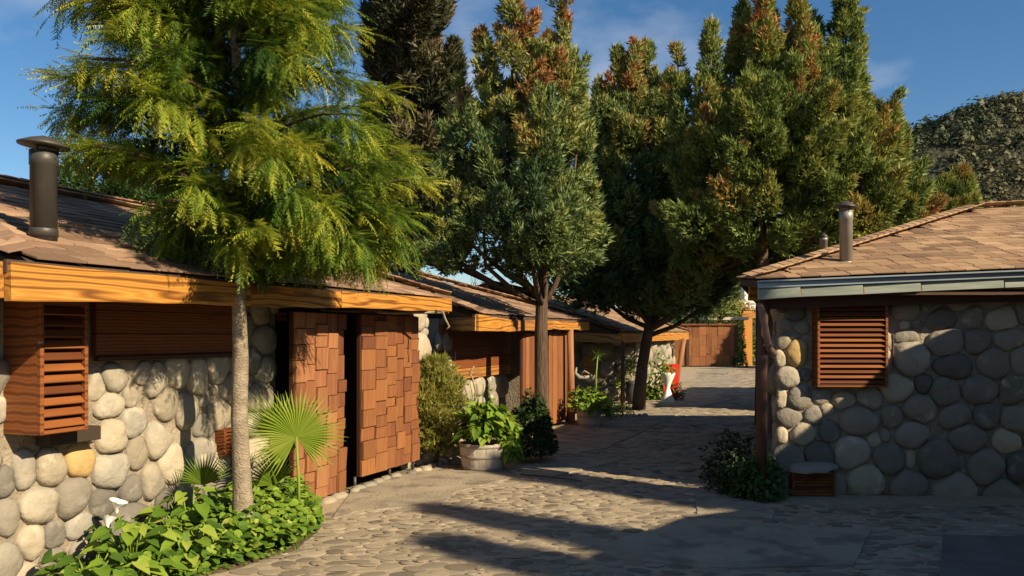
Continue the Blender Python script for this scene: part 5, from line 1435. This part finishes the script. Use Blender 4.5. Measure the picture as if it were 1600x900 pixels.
# dark round shrub
db = thing('round_shrub', 'dark clipped round shrub right of the nearer barrel planter', 'shrub', (.3, 10.9, 0))
leaf_mound('', '', '', (.28, 10.85, .12), .30, .34, .76, 5200, OVAL, .055, M['boxwood'], .4, parent=db, seed=9, inner=.55)
leaf_mound('', '', '', (.24, 10.85, .45), .24, .27, .34, 1800, OVAL, .07, M['boxwood'], .3, parent=db, seed=10, inner=.2, part='core_foliage')
# second pot with plant
barrel((1.46, 15.2), .20, .225, .34, 'small grey tub planter near the log post of the second house')
p2 = thing('leafy_plant', 'yellow green leafy plant growing in the small grey tub', 'plant', (1.46, 15.2, .3))
leafy(p2, (1.42, 15.1, .34), .36, .3, .42, 300, .12, 14, .62, tm=OVAL)
leafy(p2, (1.65, 15.0, .25), .2, .15, .4, 100, .11, 15, .55, tm=ROUND)
yk = thing('spiky_plant', 'thin stemmed spiky plant rising behind the small grey tub', 'plant', (P(930, 600, 15.6).x, 15.6, 0))
tube('stem', [P(932, 640, 15.6), P(931, 590, 15.6), P(934, 556, 15.6)], [.02, .017, .012], M['stem'], yk, seg=6)
r_ = np.random.default_rng(8); tip = np.array(P(934, 556, 15.6)); N = 26
scatter_mesh('spiky_leaves', np.array([(0, -.04, 0), (0, .04, 0), (1, 0, -.15)]), [(0, 1, 2)], frames(unit(r_.normal(size=(N, 3)) + [0, 0, .3]), None, .2), np.tile(tip, (N, 1)), np.full(N, .4), M['leafy'], yk, kind='stuff')
# driftwood / pale horn shape on the wall side
dw = thing('driftwood_piece', 'curved pale piece of driftwood lying above the leaves of the small tub', 'driftwood', P(905, 590, 15.7))
tube('branch', [P(901, 574, 15.7), P(899, 583, 15.7), P(905, 590, 15.7), P(916, 590, 15.7), P(925, 586, 15.7)], [.012, .03, .05, .035, .012], M['stone'], dw, seg=10, wob=.3)
tube('prong', [P(905, 588, 15.7), P(914, 580, 15.65), P(921, 584, 15.6)], [.025, .025, .01], M['stone'], dw, seg=8)
# border of small stones + low plants in front of house 3
bd = thing('stone_border', 'short row of pale rounded stones edging the planting before the leaning trunk', 'border', (P(965, 655, 16.4).x, 16.4, 0))
for i in range(9):
    px = 940 + i * 8.5; c = G(px, 655 - i * .6); s = random.uniform(.045, .075)
    link('border_stone', vk[i % 5], Matrix.Translation((c.x, c.y, 0)) @ Matrix.Rotation(i, 4, 'Z') @ Matrix.Diagonal((s * 1.3, s, .07, 1)), bd)
lp = [((960, 655), .34, .3, .26, 300, OVAL, .06, 'leafy', .3, 'low green plant directly behind the row of pale stones'), ((990, 652), .28, .25, .3, 300, OVAL, .055, 'ivy', .5, 'dark low plant at the foot of the leaning trunk'),
      ((1046, 625), .3, .3, .45, 220, ROUND, .09, 'leafy', .65, 'bright leafy plant left of the white hourglass planter'), ((1020, 625), .45, .35, .4, 300, ROUND, .1, 'leafy', .5, 'green plant behind the leaning trunk near the house wall')]
for i, ((px, py), rx, ry, h, n, tm, sz, mt, ti, lb) in enumerate(lp):
    c = G(px, py) + Vector((-.2, .25, 0)); t_ = thing('low_plant', lb, 'plant', c); leafy(t_, (c.x, c.y, .02), rx, ry, h, n, sz, 30 + i, ti, tm, mt)
vine = thing('climbing_plant', 'sunlit climbing plant on the wall beside the leaning trunk', 'climber', (P(985, 600, 20.5).x, 20.5, 0))
c = P(987, 592, 20.4); leafy(vine, (c.x, c.y, c.z - .3), .42, .3, .85, 420, .1, 40, .66, OVAL, 'leafy')
c = P(1035, 570, 21.0); leafy(vine, (c.x - .1, c.y, c.z - .5), .35, .3, .8, 250, .11, 41, .6, OVAL, 'leafy', part='upper_foliage')
# pots on the ground near the post
for (px, py, Y, r__, h__, lb) in ((988, 628, 20.0, .17, .55, 'dark urn behind the leaning trunk'),):
    u_ = thing('urn', lb, 'urn', (P(px, py, Y).x, Y, 0)); v, f = lathe_geo([(.1, 0), (.15, .12), (.19, .35), (.14, .5), (.17, .56)], (P(px, py, Y).x, Y, 0), 14); wmesh('body', v, f, M['pipe_dark'], u_, True)
# white hourglass planter and red board
wp = thing('hourglass_planter', 'white hourglass shaped planter in front of the red board', 'planter', (P(1043, 627, 20.4).x, 20.4, 0))
v, f = lathe_geo([(.2, 0), (.19, .03), (.13, .16), (.07, .33), (.06, .38), (.09, .48), (.15, .62), (.19, .72), (.195, .76), (.17, .76), (.15, .7)], (P(1043, 627, 20.4).x, 20.4, 0), 20)
wmesh('body', v, f, M['white'], wp, True)
c = P(1043, 578, 20.4); lq = thing('leafy_plant', 'small green plant growing in the white hourglass planter', 'plant', (c.x, c.y, .78)); leafy(lq, (c.x, c.y, .78), .2, .2, .2, 90, .09, 44, .5, OVAL)
rbd = thing('red_board', 'bright red standing board next to the slanting log post', 'board', (P(1049, 625, 21.3).x, 21.3, 0))
for i, (x0, x1) in enumerate(((1036, 1047), (1049, 1060))):
    box('panel', P((x0 + x1) / 2, 596, 21.3), ((x1 - x0) / F * 21.3, .04, .93), M['red'], rbd)
box('panel_divider', P(1048, 596, 21.32), (.04, .03, .9), M['tile_dark'], rbd)
tag(leaf_mound('small_shrub', '', 'shrub', tuple(G(1064, 628) + Vector((0, .5, .05))), .22, .2, .4, 260, OVAL, .07, M['ivy'], .5, seed=51), 'small dark shrub at the foot of the slanting log post', 'shrub')

# bushes at the right house corner
rb1 = thing('ivy_bush', 'low dark ivy bush against the left corner of the right hand house', 'bush', (2.62, 8.45, 0))
leaf_mound('', '', '', (2.58, 8.4, .0), .27, .25, .5, 900, OVAL, .07, M['ivy'], .62, parent=rb1, seed=61, inner=.3)
rb2 = thing('dark_bush', 'dark straggly bush around the foot of the corner log post', 'bush', (2.4, 9.4, 0))
leaf_mound('', '', '', (2.55, 9.2, .0), .33, .6, .62, 1500, OVAL, .06, M['boxwood'], .3, parent=rb2, seed=62, inner=.2)
leaf_mound('', '', '', (2.35, 8.6, .0), .2, .2, .35, 500, OVAL, .055, M['boxwood'], .25, parent=rb2, seed=63, inner=.2, part='low_foliage')

# ================================================================== far end: shake gate, gatehouse, planting
FG = thing('shake_gate', 'far brown shake gate closing the end of the street, half in shadow', 'gate', (P(1095, 572, 44).x, 44, 0))
yz = 44
za, zb = 0.06, CH + (HY - 508) / F * yz
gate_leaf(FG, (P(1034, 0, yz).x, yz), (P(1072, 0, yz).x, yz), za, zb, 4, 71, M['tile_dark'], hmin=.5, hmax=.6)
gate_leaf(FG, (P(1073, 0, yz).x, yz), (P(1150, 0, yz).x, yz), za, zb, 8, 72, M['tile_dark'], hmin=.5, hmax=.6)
box('top_rail', (P(1092, 0, yz).x, yz - .05, zb + .03), (4.1, .16, .09), M['brown'], FG)
for i in range(2): box('gate_post', (P((1074, 1150)[i], 0, yz).x, yz, zb / 2), (.16, .2, zb + .12), M['dark'], FG)
FG2 = thing('shake_gate', 'short reddish fence panel seen between the log post and right wall', 'fence', (P(1205, 560, 40).x, 40, 0))
gate_leaf(FG2, (P(1192, 0, 40).x, 40), (P(1222, 0, 40).x, 40), .6, 2.45, 5, 73, M['tile_dark'], hmin=.6, hmax=1.8)
GH = thing('gatehouse', 'small ochre gatehouse with pale canopy and planted roof at the end of the street', 'house', (P(1172, 540, 46).x, 46, 0))
box('wall', P(1166, 524, 46.0) + Vector((.1, .4, -.2)), (.5, .8, 3.2), M['yellowwall'], GH)
box('canopy', P(1133, 498, 45), (2.3, 1.2, .16), M['barrel'], GH)
box('canopy_fascia', P(1172, 493, 45), (1.0, .5, .3), M['fascia'], GH)
box('red_plaque', P(1161, 524, 45.85) + Vector((0, 0, 0)), (.18, .06, .42), M['red'], GH)
box('plaque_mark', P(1161, 524, 45.81), (.07, .02, .26), M['white'], GH)
box('upper_wall', P(1171, 463, 50), (.85, .8, 1.7), M['white'], GH)
tube('globe', [P(1165, 447, 49), P(1165, 442, 49)], [.3, .25], M['pipe_dark'], GH, seg=12)
c = P(1158, 530, 44.6); cv = thing('climbing_plant', 'climbing plant covering the pillar beside the ochre gatehouse', 'climber', (c.x, c.y, 0))
leafy(cv, (c.x - .1, c.y, .2), .35, .35, 2.8, 800, .16, 81, .6, OVAL)
c = G(1160, 572); rbx = thing('round_shrub', 'small round clipped shrub at the right foot of the far gate', 'shrub', (c.x, 43, 0)); leaf_mound('', '', '', (P(1157, 0, 43).x, 43, .05), .38, .38, .85, 500, OVAL, .12, M['boxwood'], .5, parent=rbx, seed=83, inner=.5)
c = P(1180, 555, 47); gp_ = thing('garden_plants', 'bright garden planting between gatehouse and reddish fence panel', 'plants', (c.x, 47, 0)); leafy(gp_, (c.x + .2, 47, .0), .6, .4, 2.3, 500, .2, 84, .6, OVAL); leafy(gp_, (c.x + 1.6, 47, .0), 1.2, .4, 1.2, 500, .2, 85, .4, OVAL, part='low_foliage')
fb = thing('flowering_shrub', 'loose flowering shrub showing above the far gate canopy', 'shrub', (P(1140, 0, 48).x, 48, 0))
c = P(1140, 480, 48); leaf_mound('', '', '', (c.x, 48, 2.4), 1.5, .8, 2.2, 1500, OVAL, .2, M['wispy'], .6, parent=fb, seed=86, inner=.2)
leaf_mound('', '', '', (c.x + 1.0, 47.8, 2.9), .9, .5, .8, 300, OVAL, .16, M['flower'], .6, parent=fb, seed=87, inner=.2, part='blossom')
# wall and hedge line closing the view behind everything
hg = [(6.5, 50, 3.2, 'dense dark hedge tree behind the far gate, left'), (9.5, 52, 4.2, 'dense dark hedge tree behind the far gate, middle'), (13.0, 52, 3.6, 'dense dark hedge tree behind the far gate, right'), (17.5, 51, 3.6, 'dense dark hedge tree farthest right beyond the gate')]
for i, (x, y, h, lb) in enumerate(hg):
    t_ = thing('hedge_tree', lb, 'tree', (x, y, 0)); leaf_mound('', '', '', (x, y, .2), 2.2, 1.2, h, 2600, OVAL, .28, M['ivy'], .45, parent=t_, seed=90 + i, inner=.4, part='crown')
    tube('trunk', [(x, y, 0), (x, y, h * .7)], [.15, .1], M['bark_dark'], t_)
# cable lying on the road
tag(tube('road_cable', [G(812, 741, .03), G(850, 744, .03), G(885, 748, .03), G(910, 752, .03)], [.008] * 4, M['pipe_dark'], None, 6), 'thin dark cable lying across the road beside the round shrub', 'cable')


# fallen leaves and grit on the road
r_ = np.random.default_rng(123); lf = []
while len(lf) < 420:
    y = r_.uniform(5.6, 16) ; x = r_.uniform(-2, .6 * y)
    if inpoly(x, y, rp_) and (y < 8.2 or x < side_r(y)) and (y > 7.6 or x > -1.6) and x > -1.7 + .36 * max(0, y - 8.2): lf.append((x, y, .026))
lf = np.array(lf); n_ = len(lf)
scatter_mesh('fallen_leaves', np.array([(-.5, 0, 0), (0, -.28, .05), (.5, 0, 0), (0, .28, .08)]), [(0, 1, 2), (0, 2, 3)],
             frames(r_.normal(size=(n_, 3)) * [1, 1, .1], np.array([[0, 0, 1.]]) + r_.normal(size=(n_, 3)) * .2, r_.uniform(.015, .045, n_)), lf, r_.uniform(.4, 1, n_), M['wispy'], kind='stuff')
